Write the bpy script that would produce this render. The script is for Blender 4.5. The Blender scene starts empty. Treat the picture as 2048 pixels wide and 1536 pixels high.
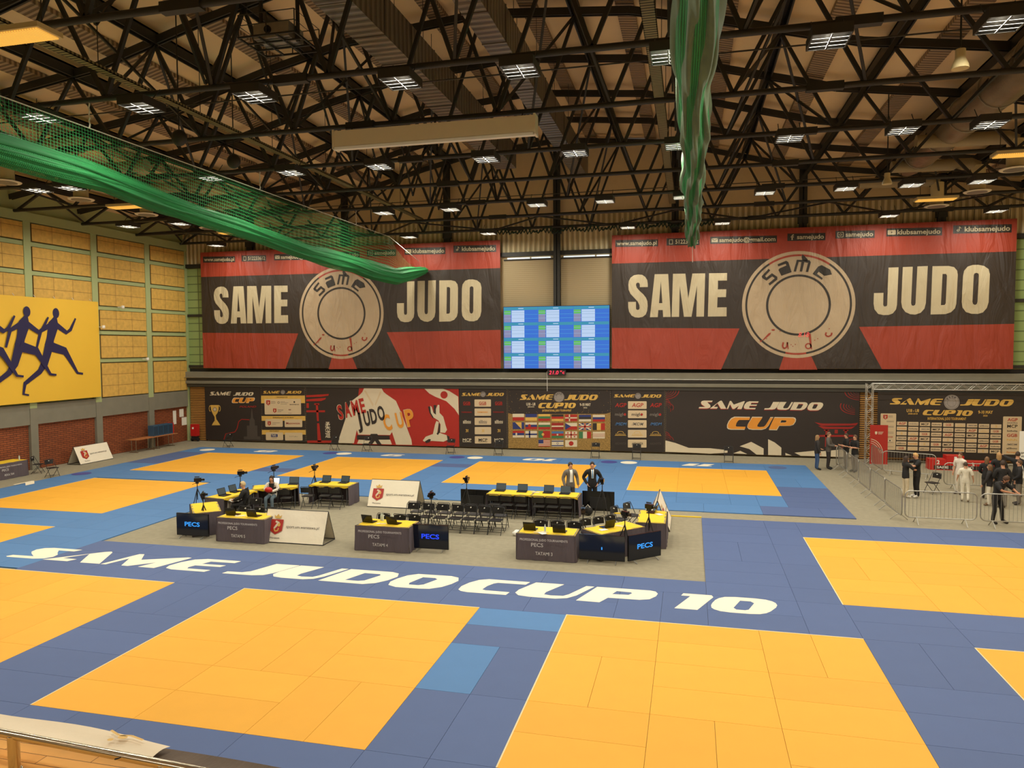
import bpy, math, random
from math import sin, cos, pi, radians
from mathutils import Vector, Matrix
from mathutils.geometry import tessellate_polygon
random.seed(7)
S = bpy.context.scene
COL = S.collection

# ------------------------------------------------------------------ camera, exposure, world
F_PX, YAW, PITCH, ROLL, CAMH = 1463.75, 0.239358, -0.050814, -0.006022, 5.8847
def cam_axes():
    cy, sy, cp, sp = cos(YAW), sin(YAW), cos(PITCH), sin(PITCH)
    f = Vector((-sy*cp, cy*cp, sp)); r = Vector((cy, sy, 0)); u = r.cross(f)
    c, s = cos(ROLL), sin(ROLL)
    return (c*r + s*u), (-s*r + c*u), f
CR, CU, CF = cam_axes()
cd = bpy.data.cameras.new('camera'); cam = bpy.data.objects.new('camera', cd); COL.objects.link(cam)
cd.sensor_width = 36; cd.lens = F_PX*36/2048; cd.clip_end = 300; cd.clip_start = .1
m = Matrix((CR, CU, -CF)).transposed().to_4x4(); m.translation = (0, 0, CAMH)
cam.matrix_world = m
S.camera = cam
S.view_settings.view_transform = 'Standard'; S.view_settings.look = 'None'
S.view_settings.gamma = 1; S.view_settings.use_curve_mapping = False
S.view_settings.exposure = -0.04
w = bpy.data.worlds.new('world'); S.world = w; w.use_nodes = True
w.node_tree.nodes['Background'].inputs[0].default_value = (.55, .62, .75, 1)
w.node_tree.nodes['Background'].inputs[1].default_value = 0.25
LAMP_W = 205.0; LAMP_COL = (1.0, .94, .79)
def in_frame(x, y, z, pad=0):
    d = Vector((x, y, z-CAMH)); k = d.dot(CF)
    if k < .2: return False
    a = 1024+F_PX*d.dot(CR)/k; b = 768-F_PX*d.dot(CU)/k
    return -pad < a < 2048+pad and -pad < b < 1536+pad

# ------------------------------------------------------------------ materials
def lin(c): return tuple((v/12.92 if v <= .04045 else ((v+.055)/1.055)**2.4) for v in [q/255 for q in c])
MATS = {}
def M(name, col=(200, 200, 200), rough=.6, metal=0, var=.06, vs=3.0, bump=0, bs=20, emit=0, stretch=None, rnd=0, spec=None, ecol=None):
    if name in MATS: return MATS[name]
    mt = bpy.data.materials.new(name); mt.use_nodes = True; nt = mt.node_tree; b = nt.nodes['Principled BSDF']
    c = lin(col)
    b.inputs['Roughness'].default_value = rough; b.inputs['Metallic'].default_value = metal
    if spec is not None: b.inputs['Specular IOR Level'].default_value = spec
    tc = nt.nodes.new('ShaderNodeTexCoord'); mp = nt.nodes.new('ShaderNodeMapping')
    nt.links.new(tc.outputs['Object'], mp.inputs[0])
    if stretch: mp.inputs['Scale'].default_value = stretch
    nz = nt.nodes.new('ShaderNodeTexNoise'); nz.inputs['Scale'].default_value = vs; nz.inputs['Detail'].default_value = 4
    nt.links.new(mp.outputs[0], nz.inputs[0])
    mr = nt.nodes.new('ShaderNodeMapRange'); mr.inputs[3].default_value = 1-var*1.6; mr.inputs[4].default_value = 1+var*1.6
    nt.links.new(nz.outputs[0], mr.inputs[0])
    fac = mr.outputs[0]
    if rnd:
        oi = nt.nodes.new('ShaderNodeObjectInfo'); m2 = nt.nodes.new('ShaderNodeMapRange')
        m2.inputs[3].default_value = 1-rnd; m2.inputs[4].default_value = 1+rnd
        nt.links.new(oi.outputs['Random'], m2.inputs[0]); mu = nt.nodes.new('ShaderNodeMath'); mu.operation = 'MULTIPLY'
        nt.links.new(fac, mu.inputs[0]); nt.links.new(m2.outputs[0], mu.inputs[1]); fac = mu.outputs[0]
    vm = nt.nodes.new('ShaderNodeVectorMath'); vm.operation = 'SCALE'; vm.inputs[0].default_value = c
    nt.links.new(fac, vm.inputs['Scale']); nt.links.new(vm.outputs[0], b.inputs['Base Color'])
    if bump:
        n2 = nt.nodes.new('ShaderNodeTexNoise'); n2.inputs['Scale'].default_value = bs; n2.inputs['Detail'].default_value = 5
        nt.links.new(mp.outputs[0], n2.inputs[0]); bp = nt.nodes.new('ShaderNodeBump'); bp.inputs['Strength'].default_value = bump
        bp.inputs['Distance'].default_value = .05
        nt.links.new(n2.outputs[0], bp.inputs['Height']); nt.links.new(bp.outputs[0], b.inputs['Normal'])
    if emit:
        b.inputs['Emission Color'].default_value = (*(lin(ecol) if ecol else c), 1); b.inputs['Emission Strength'].default_value = emit
    MATS[name] = mt
    return mt
def add_fold_bump(mt, strength=.5, dist=.25):
    """soft slanting cloth folds as shader bump"""
    nt = mt.node_tree; b = nt.nodes['Principled BSDF']
    tc = nt.nodes.new('ShaderNodeTexCoord'); mp = nt.nodes.new('ShaderNodeMapping')
    mp.inputs['Rotation'].default_value = (0, radians(28), 0); mp.inputs['Scale'].default_value = (.9, 1, .22)
    nz = nt.nodes.new('ShaderNodeTexNoise'); nz.inputs['Scale'].default_value = 1.6; nz.inputs['Detail'].default_value = 6; nz.inputs['Distortion'].default_value = .8
    bp = nt.nodes.new('ShaderNodeBump'); bp.inputs['Strength'].default_value = strength; bp.inputs['Distance'].default_value = dist
    nt.links.new(tc.outputs['Object'], mp.inputs[0]); nt.links.new(mp.outputs[0], nz.inputs[0])
    nt.links.new(nz.outputs[0], bp.inputs['Height']); nt.links.new(bp.outputs[0], b.inputs['Normal'])
    return mt
def stripes(name, c1, c2, axis, freq, rough=.7, metal=0, bump=.6, dist=.05, duty=.5, rot=None):
    if name in MATS: return MATS[name]
    mt = bpy.data.materials.new(name); mt.use_nodes = True; nt = mt.node_tree; b = nt.nodes['Principled BSDF']
    b.inputs['Roughness'].default_value = rough; b.inputs['Metallic'].default_value = metal
    tc = nt.nodes.new('ShaderNodeTexCoord'); wv = nt.nodes.new('ShaderNodeTexWave'); wv.bands_direction = axis
    wv.inputs['Scale'].default_value = freq*.314159
    nt.links.new(tc.outputs['Object'], wv.inputs[0])
    cr = nt.nodes.new('ShaderNodeValToRGB'); cr.color_ramp.elements[0].color = (*lin(c1), 1); cr.color_ramp.elements[1].color = (*lin(c2), 1)
    cr.color_ramp.elements[0].position = max(0, duty-.12); cr.color_ramp.elements[1].position = min(1, duty+.12)
    nt.links.new(wv.outputs['Fac'], cr.inputs[0]); nt.links.new(cr.outputs[0], b.inputs['Base Color'])
    bp = nt.nodes.new('ShaderNodeBump'); bp.inputs['Strength'].default_value = bump; bp.inputs['Distance'].default_value = dist
    nt.links.new(wv.outputs['Fac'], bp.inputs['Height']); nt.links.new(bp.outputs[0], b.inputs['Normal'])
    MATS[name] = mt; return mt
def brickmat(name, c1, c2, mortar, w, h, gap, ax='XY', bump=.4, offset=.5, noise=0):
    mt = bpy.data.materials.new(name); mt.use_nodes = True; nt = mt.node_tree; b = nt.nodes['Principled BSDF']
    tc = nt.nodes.new('ShaderNodeTexCoord'); sp = nt.nodes.new('ShaderNodeSeparateXYZ'); mp = nt.nodes.new('ShaderNodeCombineXYZ')
    nt.links.new(sp.outputs[ax[0]], mp.inputs[0]); nt.links.new(sp.outputs[ax[1]], mp.inputs[1])
    br = nt.nodes.new('ShaderNodeTexBrick'); br.inputs['Scale'].default_value = 1; br.offset = offset
    br.inputs['Color1'].default_value = (*lin(c1), 1); br.inputs['Color2'].default_value = (*lin(c2), 1); br.inputs['Mortar'].default_value = (*lin(mortar), 1)
    br.inputs['Brick Width'].default_value = w; br.inputs['Row Height'].default_value = h; br.inputs['Mortar Size'].default_value = gap
    nt.links.new(tc.outputs['Object'], sp.inputs[0]); nt.links.new(mp.outputs[0], br.inputs['Vector'])
    col = br.outputs['Color']
    if noise:
        nz = nt.nodes.new('ShaderNodeTexNoise'); nz.inputs['Scale'].default_value = noise; nz.inputs['Detail'].default_value = 3
        nt.links.new(tc.outputs['Object'], nz.inputs[0]); mr = nt.nodes.new('ShaderNodeMapRange'); mr.inputs[3].default_value = .7; mr.inputs[4].default_value = 1.3
        nt.links.new(nz.outputs[0], mr.inputs[0]); vm = nt.nodes.new('ShaderNodeVectorMath'); vm.operation = 'SCALE'
        nt.links.new(col, vm.inputs[0]); nt.links.new(mr.outputs[0], vm.inputs['Scale']); col = vm.outputs[0]
    nt.links.new(col, b.inputs['Base Color']); b.inputs['Roughness'].default_value = .75
    bp = nt.nodes.new('ShaderNodeBump'); bp.invert = True; bp.inputs['Strength'].default_value = bump; bp.inputs['Distance'].default_value = .02
    nt.links.new(br.outputs['Fac'], bp.inputs['Height']); nt.links.new(bp.outputs[0], b.inputs['Normal'])
    MATS[name] = mt; return mt

# ------------------------------------------------------------------ mesh helpers
class MB:
    def __init__(s): s.v = []; s.f = []; s.mi = []; s.cur = 0
    def mat(s, i): s.cur = i; return s
    def add(s, vs, fs):
        n = len(s.v); s.v += [tuple(v) for v in vs]; s.f += [tuple(n+i for i in f) for f in fs]; s.mi += [s.cur]*len(fs); return s
    def box(s, x0, x1, y0, y1, z0, z1, T=None):
        vs = [Vector((x, y, z)) for z in (z0, z1) for x, y in ((x0, y0), (x1, y0), (x1, y1), (x0, y1))]
        if T: vs = [T @ v for v in vs]
        return s.add(vs, [(3, 2, 1, 0), (4, 5, 6, 7), (0, 1, 5, 4), (1, 2, 6, 5), (2, 3, 7, 6), (3, 0, 4, 7)])
    def beam(s, a, b, w, h, up=(0, 0, 1)):
        a = Vector(a); b = Vector(b); d = (b-a); L = d.length; d.normalize(); up = Vector(up)
        if abs(d.dot(up)) > .98: up = Vector((0, 1, 0))
        r = d.cross(up).normalized(); u = r.cross(d)
        vs = [a + r*w/2*i + u*h/2*j + d*L*k for k in (0, 1) for i, j in ((-1, -1), (1, -1), (1, 1), (-1, 1))]
        return s.add(vs, [(3, 2, 1, 0), (4, 5, 6, 7), (0, 1, 5, 4), (1, 2, 6, 5), (2, 3, 7, 6), (3, 0, 4, 7)])
    def tube(s, pts, r, n=8, closed=False, cap=True):
        pts = [Vector(p) for p in pts]; N = len(pts); rr = r if isinstance(r, (list, tuple)) else [r]*N
        rings = []; prev = None
        for i, p in enumerate(pts):
            if closed: d = pts[(i+1) % N]-pts[i-1]
            else: d = pts[min(i+1, N-1)]-pts[max(i-1, 0)]
            d.normalize()
            if prev is None:
                up = Vector((0, 0, 1)) if abs(d.z) < .9 else Vector((0, 1, 0)); a = d.cross(up).normalized()
            else: a = (prev-d*prev.dot(d)).normalized()
            prev = a; b = d.cross(a)
            rings.append([p+(a*cos(2*pi*k/n)+b*sin(2*pi*k/n))*rr[i] for k in range(n)])
        vs = [v for ring in rings for v in ring]; fs = []
        for i in range(N if closed else N-1):
            j = (i+1) % N
            for k in range(n):
                fs.append((i*n+k, i*n+(k+1) % n, j*n+(k+1) % n, j*n+k))
        if cap and not closed: fs += [tuple(range(n-1, -1, -1)), tuple(range((N-1)*n, N*n))]
        return s.add(vs, fs)
    def lathe(s, c, prof, n=16, axis='z'):
        vs = []; fs = []
        for r, z in prof:
            for k in range(n):
                a = 2*pi*k/n; q = (r*cos(a), r*sin(a), z)
                if axis == 'y': q = (q[0], q[2], q[1])
                if axis == 'x': q = (q[2], q[0], q[1])
                vs.append((c[0]+q[0], c[1]+q[1], c[2]+q[2]))
        for i in range(len(prof)-1):
            for k in range(n): fs.append((i*n+k, i*n+(k+1) % n, (i+1)*n+(k+1) % n, (i+1)*n+k))
        fs += [tuple(range(n-1, -1, -1)), tuple(range((len(prof)-1)*n, len(prof)*n))]
        return s.add(vs, fs)
    def prism(s, pts, h0, h1, T=None):
        """polygon in xy extruded from z=h0 to h1"""
        n = len(pts); tri = tessellate_polygon([[Vector((x, y, 0)) for x, y in pts]])
        vs = [Vector((x, y, h0)) for x, y in pts]+[Vector((x, y, h1)) for x, y in pts]
        if T: vs = [T @ v for v in vs]
        fs = [tuple(t) for t in tri]+[tuple(i+n for i in reversed(t)) for t in tri]+[(i, (i+1) % n, n+(i+1) % n, n+i) for i in range(n)]
        return s.add(vs, fs)
    def sphere(s, c, r, n=12, m=8, sc=(1, 1, 1)):
        prof = [(r*sin(pi*i/m), -r*cos(pi*i/m)) for i in range(m+1)]; vs = []; fs = []
        for q, z in prof:
            for k in range(n): vs.append((c[0]+q*cos(2*pi*k/n)*sc[0], c[1]+q*sin(2*pi*k/n)*sc[1], c[2]+z*sc[2]))
        for i in range(m):
            for k in range(n): fs.append((i*n+k, i*n+(k+1) % n, (i+1)*n+(k+1) % n, (i+1)*n+k))
        return s.add(vs, fs)
    def xf(s, T): s.v = [tuple(T @ Vector(v)) for v in s.v]; return s
    def build(s, name, mat, parent=None, smooth=False, fix=True):
        me = bpy.data.meshes.new(name); me.from_pydata(s.v, [], s.f)
        for m_ in (mat if isinstance(mat, (list, tuple)) else [mat]): me.materials.append(m_)
        if any(s.mi): me.polygons.foreach_set('material_index', s.mi)
        if fix:
            import bmesh
            bm = bmesh.new(); bm.from_mesh(me); bmesh.ops.recalc_face_normals(bm, faces=bm.faces); bm.to_mesh(me); bm.free()
        if smooth: me.polygons.foreach_set('use_smooth', [True]*len(me.polygons))
        me.update(); o = bpy.data.objects.new(name, me); COL.objects.link(o)
        if parent: o.parent = parent
        return o
def smooth_angle(o, ang=40):
    me = o.data; me.polygons.foreach_set('use_smooth', [True]*len(me.polygons))
    try: me.set_sharp_from_angle(angle=radians(ang))
    except Exception: pass
    return o
def tag(o, label, cat, group=None, kind=None):
    o['label'] = label; o['category'] = cat
    if group: o['group'] = group
    if kind: o['kind'] = kind
    return o
def thing(name, label, cat, loc=(0, 0, 0), rz=0, group=None):
    o = bpy.data.objects.new(name, None); COL.objects.link(o); o.empty_display_size = .1
    o.location = loc; o.rotation_euler = (0, 0, rz); return tag(o, label, cat, group)
def struct(name, mb, mat): o = mb.build(name, mat); o['kind'] = 'structure'; return o
KIDS = {}
def dup(root, loc, rz=0, label=None, group=None):
    """copy a thing with its parts and their sub-parts"""
    if root.name not in KIDS: KIDS[root.name] = list(root.children_recursive)
    def cp(o, par):
        c = o.copy(); COL.objects.link(c); c.parent = par
        for ch in [k for k in KIDS[root.name] if k.parent == o]: cp(ch, c)
        return c
    r = root.copy(); COL.objects.link(r); r.location = loc; r.rotation_euler = (0, 0, rz)
    if label: r['label'] = label
    if group: r['group'] = group
    for ch in [k for k in KIDS[root.name] if k.parent == root]: cp(ch, r)
    return r
class Placer:
    """first call moves the prototype itself, later calls copy it"""
    def __init__(s, proto): s.p = proto; s.used = False
    def __call__(s, loc, rz, label, group=None):
        if s.used: return dup(s.p, loc, rz, label, group)
        s.used = True; KIDS[s.p.name] = list(s.p.children_recursive)
        s.p.location = loc; s.p.rotation_euler = (0, 0, rz); s.p['label'] = label
        if group: s.p['group'] = group
        return s.p

# ------------------------------------------------------------------ lettering
FONTC = {}
def text_polys(s, bold=.0):
    key = (s, bold)
    if key in FONTC: return FONTC[key]
    c = bpy.data.curves.new('txt', 'FONT'); c.body = s; c.resolution_u = 3; c.offset = bold
    o = bpy.data.objects.new('txt', c); COL.objects.link(o)
    dg = bpy.context.evaluated_depsgraph_get(); me = bpy.data.meshes.new_from_object(o.evaluated_get(dg))
    vs = [(v.co.x, v.co.y) for v in me.vertices]; fs = [tuple(p.vertices) for p in me.polygons]
    bpy.data.objects.remove(o); bpy.data.curves.remove(c); bpy.data.meshes.remove(me)
    x0 = min(v[0] for v in vs); x1 = max(v[0] for v in vs)
    FONTC[key] = (vs, fs, x0, x1); return FONTC[key]
def sm(pts, it=1):
    """corner cutting for curved outlines"""
    for _ in range(it):
        q = []
        for i in range(len(pts)):
            a = pts[i]; b = pts[(i+1) % len(pts)]
            q += [(a[0]*.78+b[0]*.22, a[1]*.78+b[1]*.22), (a[0]*.22+b[0]*.78, a[1]*.22+b[1]*.78)]
        pts = q
    return pts
# wide slanted racing letters (outline, holes) traced in a 117-unit-high grid, y down, baseline slope .0155
_R = {
 'S': ([(305,92),(170,90),(135,98),(120,118),(127,142),(150,160),(190,184),(95,184),(85,200),(95,206),(215,207),(255,198),(272,178),(265,155),(240,135),(218,112),(290,113)], []),
 'A': ([(260,208),(415,97),(437,90),(450,99),(517,212),(432,212),(378,128),(322,183),(386,184),(372,209)], []),
 'M': ([(523,213),(570,97),(590,95),(632,150),(785,99),(803,101),(752,216),(684,215),(712,165),(640,214),(612,213),(575,145),(545,213)], []),
 'E': ([(1012,102),(872,101),(830,115),(800,148),(786,185),(794,208),(825,217),(960,219),(970,200),(874,199),(868,188),(878,168),(980,168),(990,150),(890,150),(905,124),(1003,124)], []),
 'J': ([(1325,107),(1279,190),(1255,213),(1215,221),(1095,221),(1102,202),(1160,201),(1185,188),(1228,107)], []),
 'U': ([(1330,107),(1290,175),(1285,200),(1300,218),(1335,224),(1420,225),(1455,215),(1480,190),(1525,110),(1498,110),(1455,185),(1440,200),(1400,203),(1378,198),(1380,180),(1425,108)], []),
 'D': ([(1535,110),(1480,226),(1650,230),(1690,215),(1720,185),(1738,150),(1728,122),(1700,112)], [[(1605,137),(1665,138),(1672,148),(1640,200),(1620,207),(1570,206)]]),
 'O': ([(1800,114),(1925,114),(1955,124),(1965,150),(1953,180),(1930,210),(1895,231),(1860,235),(1775,235),(1742,222),(1735,195),(1746,165),(1768,133)], [[(1830,140),(1875,140),(1888,150),(1860,200),(1845,208),(1810,208),(1805,195)]]),
}
_R2 = {  # from the 193-unit-high word, baseline 528 -> 541
 'C': ([(885,340),(650,335),(600,355),(560,400),(535,455),(535,500),(555,518),(595,527),(805,530),(814,492),(680,488),(660,478),(672,430),(695,392),(715,378),(870,379)], []),
 'P': ([(1245,345),(1165,537),(1285,541),(1320,478),(1480,478),(1530,462),(1560,420),(1568,385),(1555,358),(1525,349)], [[(1355,385),(1430,390),(1436,402),(1420,425),(1335,428)]]),
}
RACE = {}
for k, (o_, hs) in _R.items():
    x0 = min(x for x, y in o_); f = lambda p: ((p[0]-x0)/117, (207+(p[0]-100)*.0155-p[1])/117)
    RACE[k] = ([f(p) for p in o_], [[f(p) for p in h] for h in hs], (max(x for x, y in o_)-x0)/117)
for k, (o_, hs) in _R2.items():
    x0 = min(x for x, y in o_); f = lambda p: ((p[0]-x0)/193, (528+(p[0]-560)*.0195-p[1])/193)
    RACE[k] = ([f(p) for p in o_], [[f(p) for p in h] for h in hs], (max(x for x, y in o_)-x0)/193)
RACE['1'] = ([(.27, 1), (.2, .84), (.5, .84), (0, 0), (.72, 0), (1.25, .88), (1.2, 1)], [], 1.25)
RACE['0'] = (sm([(.55, 1), (1.7, 1), (2.05, .85), (2.1, .6), (1.75, .15), (1.4, 0), (.35, 0), (.02, .15), (0, .4), (.2, .8)], 1), [[(.95, .78), (1.28, .78), (1.38, .68), (1.16, .25), (1.05, .2), (.78, .2), (.7, .3)]], 2.1)
RACE['7'] = ([(.2, 1), (.14, .78), (.95, .78), (.15, 0), (.85, 0), (1.75, .85), (1.7, 1)], [], 1.75)
RACE['8'] = (sm([(.5, 1), (1.6, 1), (1.9, .8), (1.65, .52), (1.75, .2), (1.3, 0), (.3, 0), (0, .2), (.25, .5), (.2, .8)], 1), [[(.75, .82), (1.3, .82), (1.2, .62), (.68, .62)], [(.55, .4), (1.15, .4), (1.05, .18), (.48, .18)]], 1.9)
RACE['9'] = (sm([(.5, 1), (1.7, 1), (2.0, .8), (1.8, .35), (1.3, 0), (.2, 0), (.1, .2), (1.1, .2), (1.2, .36), (.4, .36), (.15, .55), (.25, .85)], 1), [[(.85, .82), (1.35, .82), (1.28, .56), (.75, .56)]], 2.0)
ADV = {('A', 'M'): -.0, ('S', 'A'): -.13}
def race_layout(s, h, sx=1.0, gap=.06, space=.75):
    """-> list of (outline, holes) in text units with origin at the lower left, and total width"""
    x = 0; out = []; prev = None
    back = {'SA': -.38, 'AM': .05, 'ME': -.145, 'JU': -.34, 'CU': -.21, 'UD': -.385, 'DO': -.03, 'UP': -.34, '10': -.1, '11': -.25}
    for ch in s:
        if ch == ' ': x += space; prev = None; continue
        o_, hs, wd = RACE[ch]
        if prev: x += back.get(prev+ch, 0)
        out.append(([((x+a)*h*sx, b*h) for a, b in o_], [[((x+a)*h*sx, b*h) for a, b in q] for q in hs]))
        x += wd; prev = ch
    return out, x*h*sx
# tall condensed letters, y down; two tracing sheets
_A1 = {
 'S': (sm([(500,380),(500,330),(490,265),(455,210),(400,175),(330,168),(250,180),(190,220),(160,275),(150,340),(155,420),(190,490),(250,550),(320,620),(350,680),(355,730),(345,755),(322,762),(298,755),(290,735),(288,625),(148,625),(150,720),(165,790),(210,855),(270,885),(340,892),(410,880),(465,840),(490,780),(500,700),(495,620),(470,560),(420,500),(350,440),(305,390),(288,345),(295,315),(325,302),(350,315),(358,345),(357,380)], 0), []),
 'A': ([(608,168),(858,166),(908,886),(768,886),(760,768),(678,768),(668,886),(522,886)], [[(723,285),(690,652),(752,652)]]),
 'M': ([(975,165),(1200,165),(1255,580),(1325,165),(1555,165),(1538,886),(1402,886),(1410,365),(1315,886),(1178,886),(1100,370),(1090,886),(955,886)], []),
 'E': ([(1620,165),(1932,165),(1930,290),(1775,290),(1775,435),(1920,435),(1915,565),(1770,565),(1765,735),(1928,735),(1928,886),(1605,886)], []),
}
_A2 = {
 'J': ([(362,150),(533,148),(520,740),(505,815),(450,880),(380,903),(290,905),(200,885),(135,810),(118,720),(122,552),(285,550),(283,740),(295,765),(318,768),(345,760),(352,735)], []),
 'U': ([(582,145),(745,143),(730,720),(742,755),(768,762),(795,750),(803,720),(820,140),(990,135),(972,720),(950,810),(890,875),(800,903),(720,895),(640,860),(585,790),(567,700)], []),
 'D': ([(1048,140),(1310,140),(1400,160),(1450,215),(1462,280),(1450,740),(1430,810),(1370,870),(1280,900),(1035,903)], [[(1215,265),(1270,265),(1287,290),(1278,730),(1260,755),(1200,758)]]),
 'O': ([(1520,300),(1535,220),(1590,155),(1670,130),(1760,130),(1850,150),(1920,200),(1943,280),(1935,720),(1910,810),(1850,880),(1770,903),(1670,900),(1580,870),(1525,800),(1510,710)], [[(1690,290),(1700,265),(1735,255),(1765,270),(1770,300),(1760,710),(1750,745),(1722,762),(1690,745),(1680,710)]]),
}
ANTON = {}
for src, top, bot in ((_A1, 165, 886), (_A2, 140, 903)):
    for k, (o_, hs) in src.items():
        x0 = min(x for x, y in o_); H = bot-top; f = lambda p: ((p[0]-x0)/H, (bot-p[1])/H)
        ANTON[k] = ([f(p) for p in o_], [[f(p) for p in h] for h in hs], (max(x for x, y in o_)-x0)/H)

class Art:
    """flat artwork in a (u,v) plane, v up, layered by material; map: (px,py)->(u,v)"""
    def __init__(s, mp=None): s.L = {}; s.mp = mp or (lambda x, y: (x, y))
    def lay(s, part, mat, z):
        k = (part, mat, z)
        if k not in s.L: s.L[k] = ([], [])
        return s.L[k]
    def raw(s, part, mat, z, vs, fs):
        V, Fs = s.lay(part, mat, z); n = len(V); V += vs; Fs += [tuple(n+i for i in f) for f in fs]
    def poly(s, part, mat, z, pts, holes=(), mapped=True):
        g = s.mp if mapped else (lambda x, y: (x, y))
        loops = [[Vector((*g(*p), 0)) for p in pts]]+[[Vector((*g(*p), 0)) for p in h] for h in holes]
        tri = tessellate_polygon(loops); s.raw(part, mat, z, [(v.x, v.y) for l in loops for v in l], [tuple(t) for t in tri]); return s
    def rect(s, part, mat, z, x0, y0, x1, y1, **k): return s.poly(part, mat, z, [(x0, y0), (x1, y0), (x1, y1), (x0, y1)], **k)
    def rrect(s, part, mat, z, x0, y0, x1, y1, r): 
        pts = []
        for cx, cy, a0 in ((x1-r, y1-r, 0), (x0+r, y1-r, 90), (x0+r, y0+r, 180), (x1-r, y0+r, 270)):
            pts += [(cx+r*cos(radians(a0+t)), cy+r*sin(radians(a0+t))) for t in (0, 30, 60, 90)]
        return s.poly(part, mat, z, pts)
    def ell(s, part, mat, z, cx, cy, rx, ry=None, n=32, a0=0, a1=360, inner=None):
        ry = rx if ry is None else ry
        if inner is None:
            pts = [(cx+rx*cos(radians(a0+(a1-a0)*i/n)), cy+ry*sin(radians(a0+(a1-a0)*i/n))) for i in range(n+(0 if a1-a0 == 360 else 1))]
            return s.poly(part, mat, z, pts)
        k = inner; P = []; n1 = n+1
        for i in range(n1):
            t = radians(a0+(a1-a0)*i/n); P += [s.mp(cx+rx*cos(t), cy+ry*sin(t)), s.mp(cx+rx*k*cos(t), cy+ry*k*sin(t))]
        s.raw(part, mat, z, P, [(2*i, 2*i+2, 2*i+3, 2*i+1) for i in range(n)]); return s
    def line(s, part, mat, z, pts, w):
        for a, b in zip(pts, pts[1:]):
            d = math.hypot(b[0]-a[0], b[1]-a[1]) or 1; nx = -(b[1]-a[1])/d*w/2; ny = (b[0]-a[0])/d*w/2
            s.poly(part, mat, z, [(a[0]+nx, a[1]+ny), (b[0]+nx, b[1]+ny), (b[0]-nx, b[1]-ny), (a[0]-nx, a[1]-ny)])
        return s
    def stroke(s, part, mat, z, pts, ws):
        """tapering limb"""
        L = []; R = []
        for i, p in enumerate(pts):
            a = pts[max(0, i-1)]; b = pts[min(len(pts)-1, i+1)]; d = math.hypot(b[0]-a[0], b[1]-a[1]) or 1
            nx = -(b[1]-a[1])/d*ws[i]/2; ny = (b[0]-a[0])/d*ws[i]/2; L.append((p[0]+nx, p[1]+ny)); R.append((p[0]-nx, p[1]-ny))
        return s.poly(part, mat, z, L+R[::-1])
    def text(s, part, mat, z, t, x0, y0, x1, y1, bold=.01, rot=0, shear=0):
        """text filling the box x0..x1 (left,right) y0 = baseline, y1 = cap top (in mapped source units)"""
        vs, fs, a, b = text_polys(t, bold); k = (x1-x0)/(b-a)
        out = []
        for x, y in vs:
            X = x0+(x-a)*k; Y = y0+(y1-y0)*y/.69; X += (y/.69)*shear
            if rot:
                dx = X-x0; dy = Y-y0; X = x0+dx*cos(rot)-dy*sin(rot); Y = y0+dx*sin(rot)+dy*cos(rot)
            out.append(s.mp(X, Y))
        s.raw(part, mat, z, out, fs); return s
    def race(s, part, mat, z, t, x0, yb, x1, yt, slope=0, grow=0, space=.75):
        L, W = race_layout(t, 1.0, space=space)
        def g(p): X = x0+(x1-x0)*p[0]/W; return (X, yb+(yt-yb)*p[1]+slope*(X-x0))
        for o_, hs in L: s.poly(part, mat, z, [g(p) for p in o_], [[g(p) for p in h] for h in hs])
        return s
    def anton(s, part, mat, z, word, spans, yb, yt):
        for ch, (a, b) in zip(word, spans):
            o_, hs, W = ANTON[ch]; g = lambda p: (a+(b-a)*p[0]/W, yb+(yt-yb)*p[1])
            s.poly(part, mat, z, [g(p) for p in o_], [[g(p) for p in h] for h in hs])
        return s
    def build(s, T, parent, step=.004):
        groups = {}
        for key, val in s.L.items(): groups.setdefault(key[0], []).append((key, val))
        out = []
        for part, items in groups.items():
            mb = MB(); ms = []
            for (_, mat, z), (V, Fs) in items:
                if mat not in ms: ms.append(mat)
                mb.mat(ms.index(mat)); f2 = []
                for f in Fs:
                    ar = 0
                    for i in range(len(f)):
                        a = V[f[i]]; b = V[f[(i+1) % len(f)]]; ar += a[0]*b[1]-b[0]*a[1]
                    if abs(ar) < 1e-9: continue
                    f2.append(f if ar > 0 else tuple(reversed(f)))
                mb.add([T @ Vector((u, v, z*step)) for u, v in V], f2)
            out.append(mb.build(part.split('#')[0], [MATS[q] for q in ms], parent, fix=False))
        return out
def quad_map(xl, xr, tl, tr, bl, br, W, H):
    """source rectangle with sloping top/bottom edges (y down) -> metres, origin lower left, v up"""
    def g(x, y):
        t = (x-xl)/(xr-xl); top = tl+(tr-tl)*t; bot = bl+(br-bl)*t
        return (t*W, (bot-y)/(bot-top)*H)
    return g
def wall_T(x, y, z):   # plane facing -Y (towards the camera), u -> +X, v -> +Z
    return Matrix(((1, 0, 0, x), (0, 0, -1, y), (0, 1, 0, z), (0, 0, 0, 1)))
def left_T(x, y, z):   # plane facing +X, u -> +Y, v -> +Z
    return Matrix(((0, 0, 1, x), (1, 0, 0, y), (0, 1, 0, z), (0, 0, 0, 1)))

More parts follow.
